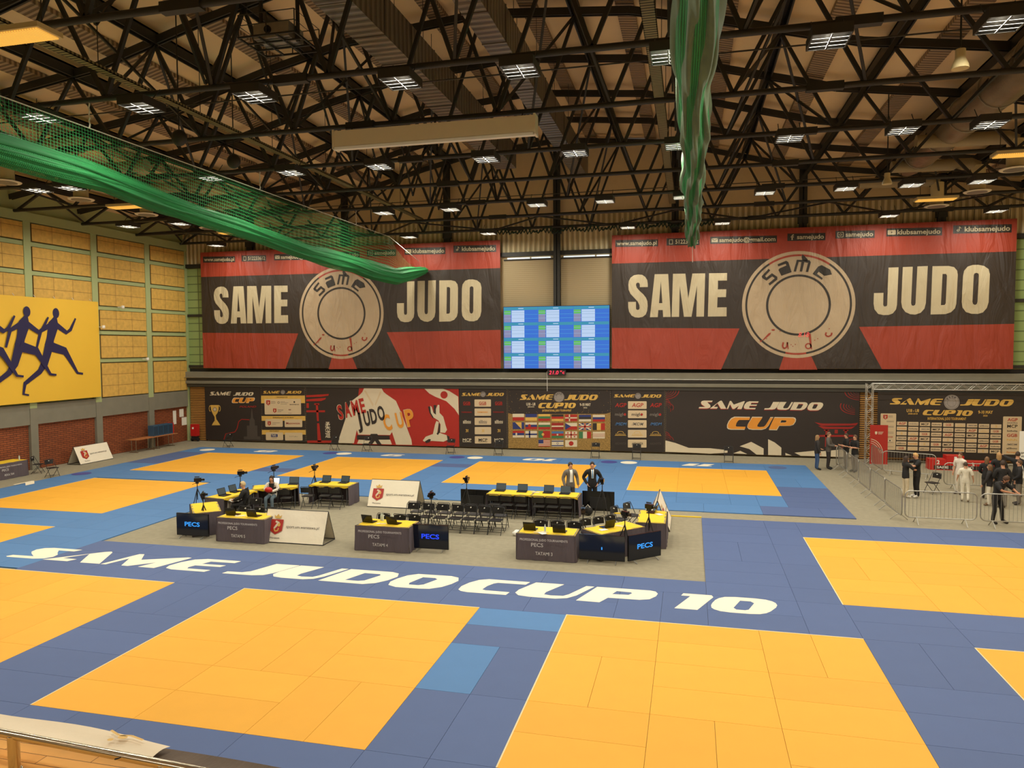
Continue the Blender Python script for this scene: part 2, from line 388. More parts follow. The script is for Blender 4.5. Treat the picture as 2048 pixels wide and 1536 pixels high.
# ------------------------------------------------------------------ palette
M('steel', (42, 40, 35), .55, var=.15)
M('steel_grey', (58, 55, 48), .55, var=.12)
M('ceiling_panel', (244, 214, 164), .8, var=.05, vs=.8)
M('wall_beige', (222, 196, 150), .8, var=.04)
M('green_paint', (170, 182, 128), .7, var=.05, vs=1)
M('concrete', (128, 124, 108), .8, var=.08, vs=2)
M('carpet', (144, 136, 114), .95, var=.12, vs=6, bump=.25, bs=120)
M('white', (238, 236, 228), .6, var=.02)
M('cream', (226, 214, 188), .6, var=.03)
M('black', (26, 25, 25), .6, var=.1)
M('chair_black', (30, 29, 29), .45, var=.1)
M('gloss_black', (16, 16, 18), .18, var=.05)
M('grey_plastic', (96, 98, 104), .45)
M('galv', (168, 165, 155), .38, .75, var=.1, vs=8)
M('alu', (205, 203, 196), .35, .8, var=.06)
M('chrome', (190, 180, 160), .2, 1.0, var=.03)
M('yellow_cloth', (228, 190, 34), .8, var=.05, bump=.3, bs=4)
M('skirt', (92, 82, 88), .9, var=.08, vs=4, bump=.5, bs=3, stretch=(5, 5, .6))
M('skirt_print', (205, 200, 200), .8)
M('red_box', (190, 34, 30), .4)
M('wood_table', (176, 110, 62), .5, var=.12, vs=4, stretch=(1, 12, 1))
M('crate_blue', (52, 84, 110), .5); M('crate_slot', (24, 38, 56), .6)
M('skin', (206, 152, 120), .6, var=.03); M('skin2', (190, 134, 100), .6, var=.03)
M('beige_lamp', (206, 188, 140), .6)
M('net_green', (22, 112, 56), .75, var=.25, vs=1.2)
M('rope', (220, 216, 205), .8)
M('print_red', (152, 56, 36), .55, var=.06, vs=1.4)
M('print_black', (50, 40, 33), .5, var=.10, vs=1.2)
M('print_white', (188, 174, 142), .5, var=.05, vs=2)
M('print_cream', (178, 156, 126), .5, var=.05, vs=2)
M('print_blackink', (44, 38, 32), .5)
for n_ in ('print_red', 'print_black', 'print_white', 'print_cream', 'print_blackink'): add_fold_bump(MATS[n_], .55, .35)
M('ban_black', (46, 38, 34), .5, var=.06); M('ban_red', (170, 38, 28), .5, var=.05); M('ban_white', (214, 200, 172), .5, var=.03)
M('ban_orange', (224, 146, 48), .5); M('ban_gold', (214, 172, 84), .45, var=.12, vs=5); M('ban_darkred', (150, 34, 28), .5)
M('ban_panel', (208, 186, 150), .5, var=.03); M('ban_grey', (120, 112, 104), .5); M('ban_blue', (70, 112, 160), .5)
M('ban_darkblue', (40, 52, 110), .5); M('ban_green', (60, 116, 72), .5); M('ban_glitter', (150, 118, 62), .5, var=.6, vs=14)
M('ban_dim', (74, 66, 60), .5); M('ban_sky', (96, 150, 200), .5); M('ban_silver', (150, 142, 136), .5, var=.2, vs=9)
M('runner_yellow', (236, 190, 58), .6, var=.03, vs=.6, bump=.3, bs=1.2); M('navy', (36, 30, 74), .6)
M('mat_yellow', (228, 165, 50), .62, var=.025, vs=2, rnd=.035, spec=.35)
M('mat_blue', (77, 96, 140), .62, var=.03, vs=2, rnd=.04, spec=.35)
M('mat_sky', (76, 120, 170), .62, var=.03, vs=2, rnd=.035, spec=.35)
M('mat_edge', (222, 206, 160), .6); M('mat_letter', (236, 226, 202), .6, var=.01)
M('disc_navy', (62, 66, 138), .6)
M('lamp_house', (60, 58, 54), .5, .3)
M('yellow_glow', (250, 200, 90), .5, emit=1.1, ecol=(250, 190, 80))
M('led_red', (255, 40, 60), .5, emit=2.2, ecol=(255, 40, 70))
M('paper', (236, 232, 220), .8)
stripes('purlin_sheet', (120, 98, 74), (178, 152, 120), 'Y', 5.2, .75, 0, .8, .06)
stripes('cladding', (178, 160, 120), (226, 210, 170), 'X', 3.4, .6, 0, .9, .08)
stripes('wood_slats', (92, 58, 24), (196, 142, 66), 'Z', 9.0, .6, 0, .8, .03)
stripes('duct_ribs', (112, 104, 92), (150, 142, 128), 'Y', 3.2, .38, .55, .5, .04)
stripes('cloth_blind', (160, 142, 108), (172, 154, 120), 'Z', 9, .8, 0, .15, .01)
brickmat('brick', (150, 80, 42), (134, 68, 34), (78, 42, 24), .36, .1, .013, ax='YZ', bump=.5, noise=.5)
brickmat('acoustic', (214, 172, 84), (206, 164, 78), (140, 106, 50), 1.18, .62, .012, ax='YZ', bump=.3, offset=0, noise=5)
brickmat('glass_block', (150, 172, 108), (142, 164, 100), (96, 112, 70), .9, .5, .03, ax='XZ', bump=.3, offset=0)
brickmat('parquet', (244, 190, 104), (232, 172, 86), (120, 76, 30), .5, .07, .002, bump=.1, noise=3)

# ------------------------------------------------------------------ hall shell
XL, XR, YB, YF, XC = -31.6, 17.6, 41.0, -14.0, -7.0
FZ = -.03
NODES = [(0, 17.2), (5, 16.75), (8, 16.1), (12, 15.05), (16.4, 14.45), (24.8, 13.1)]
def prof(x):
    d = abs(x-XC)
    for (a, za), (b, zb) in zip(NODES, NODES[1:]):
        if d <= b: return za+(zb-za)*(d-a)/(b-a)
    return NODES[-1][1]
struct('floor', MB().box(XL-.3, XR+.3, YF, YB+.3, -.25, FZ), MATS['carpet'])
struct('wall_back', MB().prism([(XL-.3, -.25), (XR+.3, -.25), (XR+.3, 13.6), (XC+16.4, 14.9), (XC+12, 15.5), (XC+8, 16.6), (XC, 17.7), (XC-8, 16.6), (XC-12, 15.5), (XC-16.4, 14.9), (XL-.3, 13.6)], 0, .3, wall_T(0, YB+.3, 0)), MATS['wall_beige'])
struct('wall_right', MB().box(XR, XR+.3, YF, YB, -.25, 13.6), MATS['wall_beige'])
struct('wall_front', MB().box(XL, XR, YF-.3, YF, -.25, 17.5), MATS['wall_beige'])
struct('wall_left', MB().box(XL-.3, XL, YF, YB, -.25, 13.6), MATS['green_paint'])
# roof: folded panels following the arch
xs = [XC+sg*d for sg in (-1, 1) for d, _ in NODES]; xs = sorted(set(xs))
mb = MB()
for a, b in zip(xs, xs[1:]):
    za, zb = prof(a)+.42, prof(b)+.42
    mb.add([(a, YF, za), (b, YF, zb), (b, YB+.3, zb), (a, YB+.3, za), (a, YF, za+.25), (b, YF, zb+.25), (b, YB+.3, zb+.25), (a, YB+.3, za+.25)],
           [(0, 1, 2, 3), (7, 6, 5, 4), (0, 4, 5, 1), (2, 6, 7, 3), (1, 5, 6, 2), (3, 7, 4, 0)])
struct('ceiling', mb, MATS['ceiling_panel'])
# back wall dressing
struct('trim_1', MB().box(XL, XR, YB-.10, YB, 11.25, 13.2), MATS['cladding'])
struct('trim_2', MB().box(XL, XR, YB-.22, YB, 11.02, 11.25), MATS['steel'])
for i, (a, b, c, mt_) in enumerate(((4.42, 4.62, .05, 'black'), (4.06, 4.42, .5, 'concrete'), (3.84, 4.02, .42, 'steel_grey'), (3.66, 3.84, .5, 'concrete'), (3.46, 3.66, .4, 'steel_grey'))):
    struct('trim_%d' % (3+i), MB().box(XL, XR, YB-c, YB, a, b), MATS[mt_])
tag(MB().tube([(XL+.1, YB-.6, 4.06), (XR, YB-.6, 4.06)], .03).build('wall_rail', MATS['galv']), 'long pale metal pipe rail running across the grey fascia above the banners', 'rail')
o = struct('window_1', MB().box(XL+.15, -29.3, YB-.06, YB, 4.65, 11.0), MATS['glass_block'])
o = struct('window_2', MB().box(15.3, XR, YB-.06, YB, 4.65, 11.0), MATS['glass_block'])
for k, z in enumerate((8.0, 4.75)):
    struct('trim_%d' % (10+k), MB().box(XL, -29.6, YB-.16, YB, z-.08, z+.08), MATS['steel'])
    struct('trim_%d' % (13+k), MB().box(15.3, XR, YB-.16, YB, z-.08, z+.08), MATS['steel'])
# daylight slot above the blinds
sky_m = M('daylight', (225, 235, 240), .5, emit=.9, ecol=(215, 225, 230))
for i, (a, b) in enumerate(((-10.2, -8.9), (-8.8, -7.7), (-6.95, -5.2), (-5.1, -4.4))):
    struct('window_%d' % (3+i), MB().box(a, b, YB-.12, YB-.06, 10.86, 10.95), sky_m)
for a, b, lb in ((-10.4, -7.52, 'beige roller blind pulled down left of the dark column above the big screen'), (-7.1, -4.2, 'beige roller blind pulled down right of the dark column above the big screen')):
    t = thing('window_blind', lb, 'blind', ((a+b)/2, YB-.1, 4.7), group=None)
    hw = (b-a)/2
    MB().box(-hw, hw, -.05, -.02, 0, 6.1).build('blind_cloth', MATS['cloth_blind'], t)
    MB().tube([(-hw, -.06, 6.12), (hw, -.06, 6.12)], .05).build('roller', MATS['steel_grey'], t)
    MB().box(-hw, hw, -.06, -.02, -.04, 0).build('bottom_bar', MATS['steel_grey'], t)
# steel columns of the back wall
for i, x in enumerate((-26.65, -20.2, -13.75, -7.3, -.85, 5.6, 12.05)):
    t = thing('steel_column', 'dark steel column of the back wall, number %d counted from the left corner' % (i+1), 'column', (x, YB-.25, 4.62), group=None)
    H = prof(x)-4.62+.3
    MB().box(-.19, .19, -.02, .02, 0, H).box(-.02, .02, -.15, .15, 0, H).box(-.19, .19, -.15, -.11, 0, H).build('shaft', MATS['steel'], t)
    MB().box(-.24, .24, -.2, .12, 7.55, 7.9).build('bracket', MATS['steel'], t)
# left wall: piers, beams, brick and acoustic panels
PY = [1.3, 5.3, 9.3, 13.3, 17.3, 21.3, 25.3, 29.3, 33.4, 37.4, 40.9]
for i, y in enumerate(PY):
    struct('trim_%d' % (20+i), MB().box(XL, XL+.22, y-.2, y+.2, FZ, 12.5), MATS['green_paint'] if False else [MATS['green_paint']])
struct('trim_31', MB().box(XL, XL+.2, YF, YB, 2.2, 3.2), MATS['concrete'])
struct('trim_32', MB().box(XL, XL+.28, YF, YB, 12.1, 12.55), MATS['green_paint'])
for i, (y0, y1) in enumerate(zip(PY, PY[1:])):
    struct('trim_%d' % (40+i), MB().box(XL, XL+.23, y0-.21 if i else y0-.2, y0+.21, FZ, 3.0), MATS['concrete'])
for z in (11.05, 9.65, 8.15, 6.8, 5.27):
    struct('trim_%d' % (33+int(z)), MB().box(XL, XL+.15, YF, YB, z-.1, z+.1), MATS['green_paint'])
ROWS = [(11.2, 12.05), (9.78, 10.92), (8.28, 9.52), (6.95, 8.02), (5.4, 6.65), (3.25, 5.12)]
k = 0
for bi, (y0, y1) in enumerate(zip(PY, PY[1:])):
    if y1 < 24: continue
    bay = ('in the corner bay', 'in the bay beside the corner bay', 'in the third bay', 'in the fourth bay')[len(PY)-2-bi] if len(PY)-2-bi < 4 else 'in a far bay'
    for ri, (a, b) in enumerate(ROWS):
        if y1 < 33.8 and ri > 2: continue
        rn = ('top', 'second', 'third', 'fourth', 'fifth', 'lowest')[ri]
        h = b-a; q = MB().box(-.1, .06, 0, y1-y0-.5, 0, h).build('acoustic_panel', MATS['acoustic'])
        q.location = (XL+.16, y0+.27, a)
        tag(q, 'ochre wall panel, %s row %s of the left wall' % (rn, bay), 'panel', 'acoustic panels of the left wall')
    q = struct('trim_%d' % (60+bi), MB().box(XL, XL+.08, y0+.2, y1-.2, FZ, 2.2), MATS['brick'])

# ------------------------------------------------------------------ judo mats
MATDONE = []
def cells(x0, y0, nx, ny, seed, skip=None):
    """fill nx x ny one-metre cells with 1x2 m mats"""
    rnd = random.Random(seed); used = set(skip or ()); out = []
    for j in range(ny):
        for i in range(nx):
            if (i, j) in used: continue
            h = i+1 < nx and (i+1, j) not in used; v = j+1 < ny and (i, j+1) not in used
            big = ((i//2+j//2+seed) % 3 == 0)
            if h and v: hz = not big
            else: hz = h
            if hz and h: out.append((x0+i, y0+j, 2, 1)); used |= {(i, j), (i+1, j)}
            elif v: out.append((x0+i, y0+j, 1, 2)); used |= {(i, j), (i, j+1)}
            else: out.append((x0+i, y0+j, 1, 1)); used.add((i, j))
    return out
FIELDS = [ # x0,y0 lower-left, label
 (-10.6, 9.62, 'front contest square left of centre'), (-2.6, 9.62, 'front contest square right of centre'), (-18.6, 9.62, 'front contest square at the far left edge'),
 (5.4, 9.62, 'square cut by the lower right photo edge'), (3.4, 17.62, 'contest square at the right behind the lettering'),
 (-26.5, 13.77, 'square cut by the left photo edge'), (-26.5, 21.77, 'contest square along the left wall'),
 (-26.5, 29.97, 'leftmost back row square'), (-18.5, 29.97, 'second back row square'), (-10.5, 29.97, 'third back row square'), (-2.5, 29.97, 'rightmost back row square')]
tiles = []
for i, (x, y, lb) in enumerate(FIELDS):
    for t_ in cells(x, y, 6, 6, i+1): tiles.append((t_, 'mat_yellow', 'yellow judo mat laid in the '+lb, 'yellow mats of the '+lb))
def infield(x, y):
    return any(a-.01 < x < a+6.01 and b-.01 < y < b+6.01 for a, b, _ in FIELDS)
def zone(x0, y0, nx, ny, seed, mt_, lb, special=(), clip=None, tall=None):
    skip = {(i, j) for i in range(nx) for j in range(ny) if infield(x0+i+.5, y0+j+.5)}
    skip |= {(i, j) for i in range(nx) for j in range(ny) if tall and infield(x0+i+.5, y0+j+.9)}
    for t_ in cells(x0, y0, nx, ny, seed, skip):
        if clip and t_[0]+t_[2] > clip: t_ = (t_[0], t_[1], clip-t_[0], t_[3])
        if tall: t_ = (t_[0], t_[1], t_[2], tall)
        mm = mt_; l2 = lb
        for (a, b, c, d, m2, l3) in special:
            if a-.05 < t_[0]+t_[2]/2 < c+.05 and b-.05 < t_[1]+t_[3]/2 < d+.05: mm = m2; l2 = l3
        tiles.append((t_, mm, ('%s judo mat laid ' % ('dark blue' if mm == 'mat_blue' else 'light blue'))+l2, ('dark blue' if mm == 'mat_blue' else 'light blue')+' mats '+l2))
pat = 'between the two front contest squares'
# front zone: hand laid corridor patches, then strips
tiles.append(((-4.6, 14.62, 2, 1), 'mat_sky', 'light blue judo mat lying crosswise at the top between the front squares', None))
tiles.append(((-4.6, 11.62, 1, 2), 'mat_sky', 'light blue judo mat among dark blue ones between the front yellow squares', None))
tiles.append(((-3.6, 11.62, 1, 2), 'mat_blue', 'dark blue judo mat laid '+pat, 'dark blue mats '+pat))
zone(-4.6, 9.62, 2, 2, 3, 'mat_blue', pat); zone(-4.6, 13.62, 2, 1, 1, 'mat_blue', pat)
zone(-12.6, 9.62, 2, 6, 4, 'mat_blue', 'in the strip left of the front centre square'); zone(3.4, 9.62, 2, 6, 4, 'mat_blue', 'in the strip right of the front squares')
zone(-18.6, 7.62, 33, 2, 2, 'mat_blue', 'in front of the front row of squares')
zone(-17.6, 15.62, 21, 3, 1, 'mat_blue', 'under and around the big white lettering')
zone(.4, 18.62, 3, 7, 2, 'mat_blue', 'right of the grey carpet island'); zone(3.4, 23.62, 11, 2, 5, 'mat_blue', 'behind the square at the right')
zone(3.4, 15.62, 11, 2, 7, 'mat_blue', 'between the squares at the right'); zone(9.4, 17.62, 5, 6, 7, 'mat_blue', 'at the right edge beyond the square')
zone(11.4, 9.62, 3, 6, 7, 'mat_blue', 'at the lower right edge')
zone(-28.6, 7.62, 10, 6, 3, 'mat_sky', 'at the lower left edge')
zone(-28.5, 13.77, 10, 2, 3, 'mat_sky', 'beside the left contest squares'); zone(-28.5, 15.77, 11, 11, 3, 'mat_sky', 'beside the left contest squares', clip=-17.6)
zone(-28.5, 26.77, 11, 1, 3, 'mat_sky', 'beside the left contest squares', clip=-17.6, tall=1.2)
zone(-28.5, 27.97, 34, 10, 6, 'mat_sky', 'around the back row of squares', [(3.5, 27.9, 5.5, 31.9, 'mat_blue', 'around the back row of squares'), (-28.5, 31.9, -26.5, 36, 'mat_blue', 'around the back row of squares'), (-4.5, 33.9, -2.5, 34.9, 'mat_blue', 'around the back row of squares'), (-12.5, 33.9, -10.5, 34.9, 'mat_blue', 'around the back row of squares'), (-20.5, 30.9, -18.5, 31.9, 'mat_blue', 'around the back row of squares')])
zone(-17.5, 26.6, 23, 1, 2, 'mat_sky', 'around the back row of squares', [(3.5, 26.5, 5.5, 28, 'mat_blue', 'around the back row of squares')], tall=1.37)
scored = []
for t_ in tiles:
    (x, y, a, b) = t_[0]
    cx, cy = x+a/2, y+b/2
    vis = any(in_frame(x+dx, y+dy, 0) for dx in (0, a/2, a) for dy in (0, b/2, b))
    if not vis and not in_frame(cx, cy, 0, 250): continue
    dist2 = cx*cx+cy*cy+35; ar = a*b*CAMH/dist2**1.5
    scored.append((ar if vis else 0, t_))
scored.sort(key=lambda q: -q[0])
MESHC = {}
def mat_mesh(a, b, mt_):
    k = (a, b, mt_)
    if k not in MESHC:
        g = .003; o = MB().box(-a/2+g, a/2-g, -b/2+g, b/2-g, 0, .03).build('judo_mat', MATS[mt_]); MESHC[k] = o.data; bpy.data.objects.remove(o)
    return MESHC[k]
far = MB(); FARM = ['mat_yellow', 'mat_blue', 'mat_sky']
for i, (ar, (t_, mt_, lb, gp)) in enumerate(scored):
    x, y, a, b = t_
    if ar > 0 and i < 298:
        o = bpy.data.objects.new('judo_mat', mat_mesh(a, b, mt_)); COL.objects.link(o); o.location = (x+a/2, y+b/2, FZ)
        tag(o, lb, 'mat', gp)
    else: far.mat(FARM.index(mt_)).box(x+.004, x+a-.004, y+.004, y+b-.004, FZ, 0)
o = far.build('judo_mat', [MATS[q] for q in FARM]); tag(o, 'blue and yellow judo mats covering the farther floor', 'mat', kind='stuff')
# pale edge bands of the yellow squares
for x, y, lb in FIELDS:
    mb = MB(); mb.box(x-.018, x+.004, y, y+6.02, 0, .003).box(x, x+6, y+5.99, y+6.018, 0, .0032)
    tag(mb.build('edge_tape', MATS['mat_edge']), 'thin pale edge tape along the '+lb, 'tape')
# white lettering on the floor
for wd, x0, x1 in (('SAME', -18.95, -12.05), ('JUDO', -11.9, -5.65), ('CUP', -5.45, -.72), ('10', -.32, 1.95)):
    L, W = race_layout(wd, 1.0); t = thing('floor_lettering', 'big white letters %s stuck on the blue mats' % wd, 'lettering', (x0, 16.55, .001))
    for (o_, hs), ch in zip(L, wd):
        A = Art(); sx = (x1-x0)/W
        A.poly('letter', 'mat_letter', 0, [(a*sx, b*1.06) for a, b in o_], [[(a*sx, b*1.06) for a, b in h] for h in hs])
        A.build(Matrix.Translation((0, 0, .002)), t)
for nm, x, y, rz, wdt in (('7', -28.0, 25.5, pi/2, 1.1), ('8', -22.9, 37.45, pi, 1.35), ('9', -15.1, 37.45, pi, 1.35), ('10', -6.75, 37.5, pi, 1.75), ('11', 1.2, 37.4, pi, 1.6)):
    L, W = race_layout(nm, 1.0); t = thing('mat_number', 'white number on the blue mats %s' % {'7': 'beside the left wall, a sideways seven', '8': 'behind the leftmost back square, an eight', '9': 'behind the second back square, a nine', '10': 'behind the third back square, a ten', '11': 'behind the rightmost back square, an eleven'}[nm], 'number', (x, y, .001), rz)
    A = Art()
    for o_, hs in L: A.poly('figure', 'mat_letter', 0, [(a*wdt/W, b*.72) for a, b in o_], [[(a*wdt/W, b*.72) for a, b in h] for h in hs])
    A.build(Matrix.Translation((0, 0, .002)), t)
for x, y, mt_, lb in ((-28.0, 28.6, 'disc_navy', 'dark blue floor disc beside the square along the left wall'), (-27.3, 36.95, 'mat_letter', 'white floor disc at the far left corner of the mats'),
    (-19.55, 37.15, 'disc_navy', 'dark blue floor disc in the left gap of the back row'), (-18.7, 37.1, 'mat_letter', 'white floor disc in the left gap of the back row'),
    (-12.1, 37.1, 'disc_navy', 'dark blue floor disc in the middle gap of the back row'), (-11.1, 37.1, 'mat_letter', 'white floor disc in the middle gap of the back row'),
    (-4.0, 37.1, 'disc_navy', 'dark blue floor disc in the right gap of the back row'), (-3.0, 37.1, 'mat_letter', 'white floor disc in the right gap of the back row'),
    (4.1, 37.0, 'mat_blue', 'blue floor disc at the far right corner of the mats')):
    o = MB().lathe((0, 0, 0), [(.42, .001), (.42, .006)], 28).build('floor_disc', MATS[mt_]); o.location = (x, y, 0); tag(o, lb, 'disc')
for i, (a, b) in enumerate(((-2.6, -1.95), (-.62, .4))):
    tag(MB().box(a, b, 25.72, 25.8, FZ, .0).build('floor_strip', MATS['yellow_cloth']), ('short yellow floor strip behind the chairs beside the white tent banner', 'yellow floor strip right of the white tent banner')[i], 'strip')

# ------------------------------------------------------------------ roof steelwork
ZB = 12.5
TY = [8.5, 12.6, 16.6, 20.5, 24.55, 28.6, 32.6, 36.5, 40.3]
MOD = 3.22
TXN = [XC+MOD*k for k in range(-7, 8)]                 # top nodes
BXN = [XC+MOD*(k+.5) for k in range(-8, 8)]            # bottom nodes
ordn = ['nearest', 'second', 'third', 'fourth', 'fifth', 'sixth', 'seventh', 'eighth', 'farthest']
diag_cache = {}
for i, y in enumerate(TY):
    t = thing('roof_truss', 'dark steel arched roof truss spanning the hall, %s from the camera' % ordn[i], 'truss', (0, y, 0), group=None)
    mb = MB().tube([(XL+.1, 0, ZB), (XR-.1, 0, ZB)], .075, 10)
    for x in (-20, -9.6, 3.3, 12): mb.box(x-.45, x+.45, -.1, .1, ZB-.1, ZB+.1)
    smooth_angle(mb.build('bottom_chord', MATS['steel'], t))
    xs2 = sorted(set([XL+.1, XR-.1]+[XC+s_*d for s_ in (-1, 1) for d, _ in NODES[:-1]]))
    mb = MB()
    for a, b in zip(xs2, xs2[1:]):
        mb.beam((a, -.07, prof(a)), (b, -.07, prof(b)), .05, .24).beam((a, .07, prof(a)), (b, .07, prof(b)), .05, .24)
        mb.beam((a, 0, prof(a)+.1), (b, 0, prof(b)+.1), .2, .03)
    mb.build('top_chord', MATS['steel'], t)
    for tx in TXN:
        for bx in (tx-MOD/2, tx+MOD/2):
            if not (XL < bx < XR): continue
            MB().beam((tx, 0, prof(tx)-.1), (bx, 0, ZB), .1, .1).build('web_member', MATS['steel'], t)
    if i in (3, 5, 7):
        MB().box(XL+.1, XR-.1, -.5, -.46, ZB+.9, ZB+.93).build('cable_tray', MATS['steel_grey'], t)
# longitudinal beams over the top nodes with pairs of slanting struts between trusses
pos = lambda k: ('over the middle of the hall' if k == 7 else ('%s line %s of the middle' % (['first', 'second', 'third', 'fourth', 'fifth', 'sixth', 'seventh'][abs(k-7)-1], 'left' if k < 7 else 'right')))
for k, tx in enumerate(TXN):
    z = prof(tx)
    t = thing('longitudinal_truss', 'dark steel beam running towards the back wall, %s' % pos(k), 'truss', (tx, 0, 0))
    MB().box(-.14, -.09, 3, YB-.55, z-.1, z+.26).box(.09, .14, 3, YB-.55, z-.1, z+.26).box(-.14, .14, 3, YB-.55, z+.2, z+.26).build('beam', MATS['steel'], t)
    for j, (a, b) in enumerate(zip(TY, TY[1:])):
        if k % 2 == 0:
            for sx in ((-1,) if j % 2 else (1,)):
                MB().beam((0, a, z-.1), (sx*MOD/2, b, ZB+.05), .07, .07).build('strut', MATS['steel'], t)
                MB().beam((0, b, z-.1), (sx*MOD/2, a, ZB+.05), .07, .07).build('strut', MATS['steel'], t)
        elif k % 4 == 1:
            MB().beam((0, a, z-.1), (0, (a+b)/2, ZB+.9), .06, .06).build('strut', MATS['steel'], t)
            MB().beam((0, b, z-.1), (0, (a+b)/2, ZB+.9), .06, .06).build('strut', MATS['steel'], t)
# lower bracing along the back wall
t = thing('wind_bracing', 'flat zigzag steel bracing lying between the two farthest roof trusses', 'bracing', (0, 0, 0))
for k in range(14):
    a = XL+.3+k*3.4; MB().beam((a, 36.5, ZB-.05), (a+3.5, 40.3, ZB-.05) , .07, .07).build('brace', MATS['steel'], t) if k % 2 else MB().beam((a, 40.3, ZB-.05), (a+3.5, 36.5, ZB-.05), .07, .07).build('brace', MATS['steel'], t)
# ribbed sheet purlins under the panels
for k in range(-7, 7):
    x = XC+MOD*(k+.5); z0, z1 = prof(x-.3)+.26, prof(x+.3)+.26
    o = MB().add([(-.3, 3, z0), (.3, 3, z1), (.3, YB, z1), (-.3, YB, z0), (-.3, 3, z0+.14), (.3, 3, z1+.14), (.3, YB, z1+.14), (-.3, YB, z0+.14)],
        [(0, 1, 2, 3), (7, 6, 5, 4), (0, 4, 5, 1), (2, 6, 7, 3), (1, 5, 6, 2), (3, 7, 4, 0)]).build('ribbed_purlin', MATS['purlin_sheet'])
    o.location = (x, 0, 0); tag(o, 'pale ribbed sheet strip on the underside of the roof, %s strip %s of the ridge' % (['first', 'second', 'third', 'fourth', 'fifth', 'sixth', 'seventh'][k if k >= 0 else -k-1], 'right' if k >= 0 else 'left'), 'purlin', 'ribbed roof purlins')

# ------------------------------------------------------------------ lamps
def make_lamp():
    t = thing('ceiling_lamp', 'lit lamp', 'lamp')
    mb = MB().box(-.38, .38, -.42, .42, .06, .16).box(-.38, -.35, -.42, .42, -.04, .06).box(.35, .38, -.42, .42, -.04, .06).box(-.38, .38, -.42, -.39, -.04, .06).box(-.38, .38, .39, .42, -.04, .06)
    mb.build('housing', MATS['lamp_house'], t)
    mb = MB()
    for j in (-.2, 0, .2): mb.box(-.35, .35, j-.01, j+.01, -.05, -.044)
    mb.box(-.014, .014, -.39, .39, -.052, -.044); mb.build('louvre', MATS['lamp_house'], t)
    for sx in (-.3, .3): MB().tube([(sx, 0, .16), (sx, .3, .5)], .012, 6).build('hanger', MATS['steel'], t)
    return t
lampdata = bpy.data.lights.new('lamp_light', 'AREA'); lampdata.shape = 'RECTANGLE'; lampdata.size = .68; lampdata.size_y = .76
lampdata.energy = LAMP_W; lampdata.color = LAMP_COL; lampdata.spread = radians(178)
pl = Placer(make_lamp())
LX = {16.1: [-27.2, -23.0, -19.9, -16.7, -13.52, -10.31, -6.53, -3.7, -.49, 2.66, 5.75, 9.0, 12.2, 15.4],
      23.25: [-27.2, -24.31, -22.82, -16.75, -13.54, -10.23, -6.5, -3.58, -.43, 2.8, 5.84, 8.05, 11.2, 14.5],
      31.2: [-27.22, -24.25, -22.52, -13.55, -10.36, -6.45, -3.54, -.36, 2.85, 5.84, 8.18, 10.58, 14],
      38.3: [-27.3, -23.0, -15.16, -10.6, -3.17, 1.5, 9.1, 13.6]}
rown = {16.1: 'nearest visible row', 23.25: 'second row of lamps', 31.2: 'third row of lamps', 38.3: 'row nearest the back wall'}
for y, L in list(LX.items())+[(8.6, [-24, -17, -10.3, -3.6, 2.8, 9, 15]), (1.0, [-22, -12, -2, 8]), (-7.0, [-22, -12, -2, 8])]:
    for i, x in enumerate(L):
        n_ = rown.get(y, 'row above the camera')
        r = pl((x, y, 12.0), 0, 'lit rectangular lamp, number %d from the left in the %s' % (i+1, n_), 'hall lamps under the roof trusses')
        lo = bpy.data.objects.new('lamp_light', lampdata); COL.objects.link(lo); lo.parent = r; lo.location = (0, 0, -.036)
# yellow glowing strip heaters
def make_heater():
    t = thing('strip_heater', 'h', 'heater')
    MB().box(-.8, .8, -.3, .3, .03, .13).build('housing', MATS['beige_lamp'], t)
    MB().box(-.74, .74, -.25, .25, .0, .03).build('glowing_grille', stripes('grille', (120, 90, 40), (250, 205, 90), 'X', 16, .5, 0, .4, .01), t)
    for sx in (-.6, .6): MB().tube([(sx, 0, .13), (sx, 0, 2.85)], .012, 6).build('hanger', MATS['steel'], t)
    return t
g = MATS['grille'] if 'grille' in MATS else None
ph = Placer(make_heater())
_b = MATS['grille'].node_tree.nodes['Principled BSDF']; _b.inputs['Emission Color'].default_value = (1, .5, .08, 1); _b.inputs['Emission Strength'].default_value = .75
for x, y, z, lb in ((-12.9, 12.0, 12.0, 'at the upper left corner of the photo'), (-23.8, 27.2, 12.0, 'above the left wall below the green net'), (-23.7, 34.7, 12, 'near the back left corner'),
    (10.4, 27.4, 12, 'at the right edge under the roof'), (10.1, 34.9, 12, 'under the roof above the right banner')):
    ph((x, y, z), 0, 'yellow glowing ceiling strip fitting '+lb, 'yellow strip fittings')
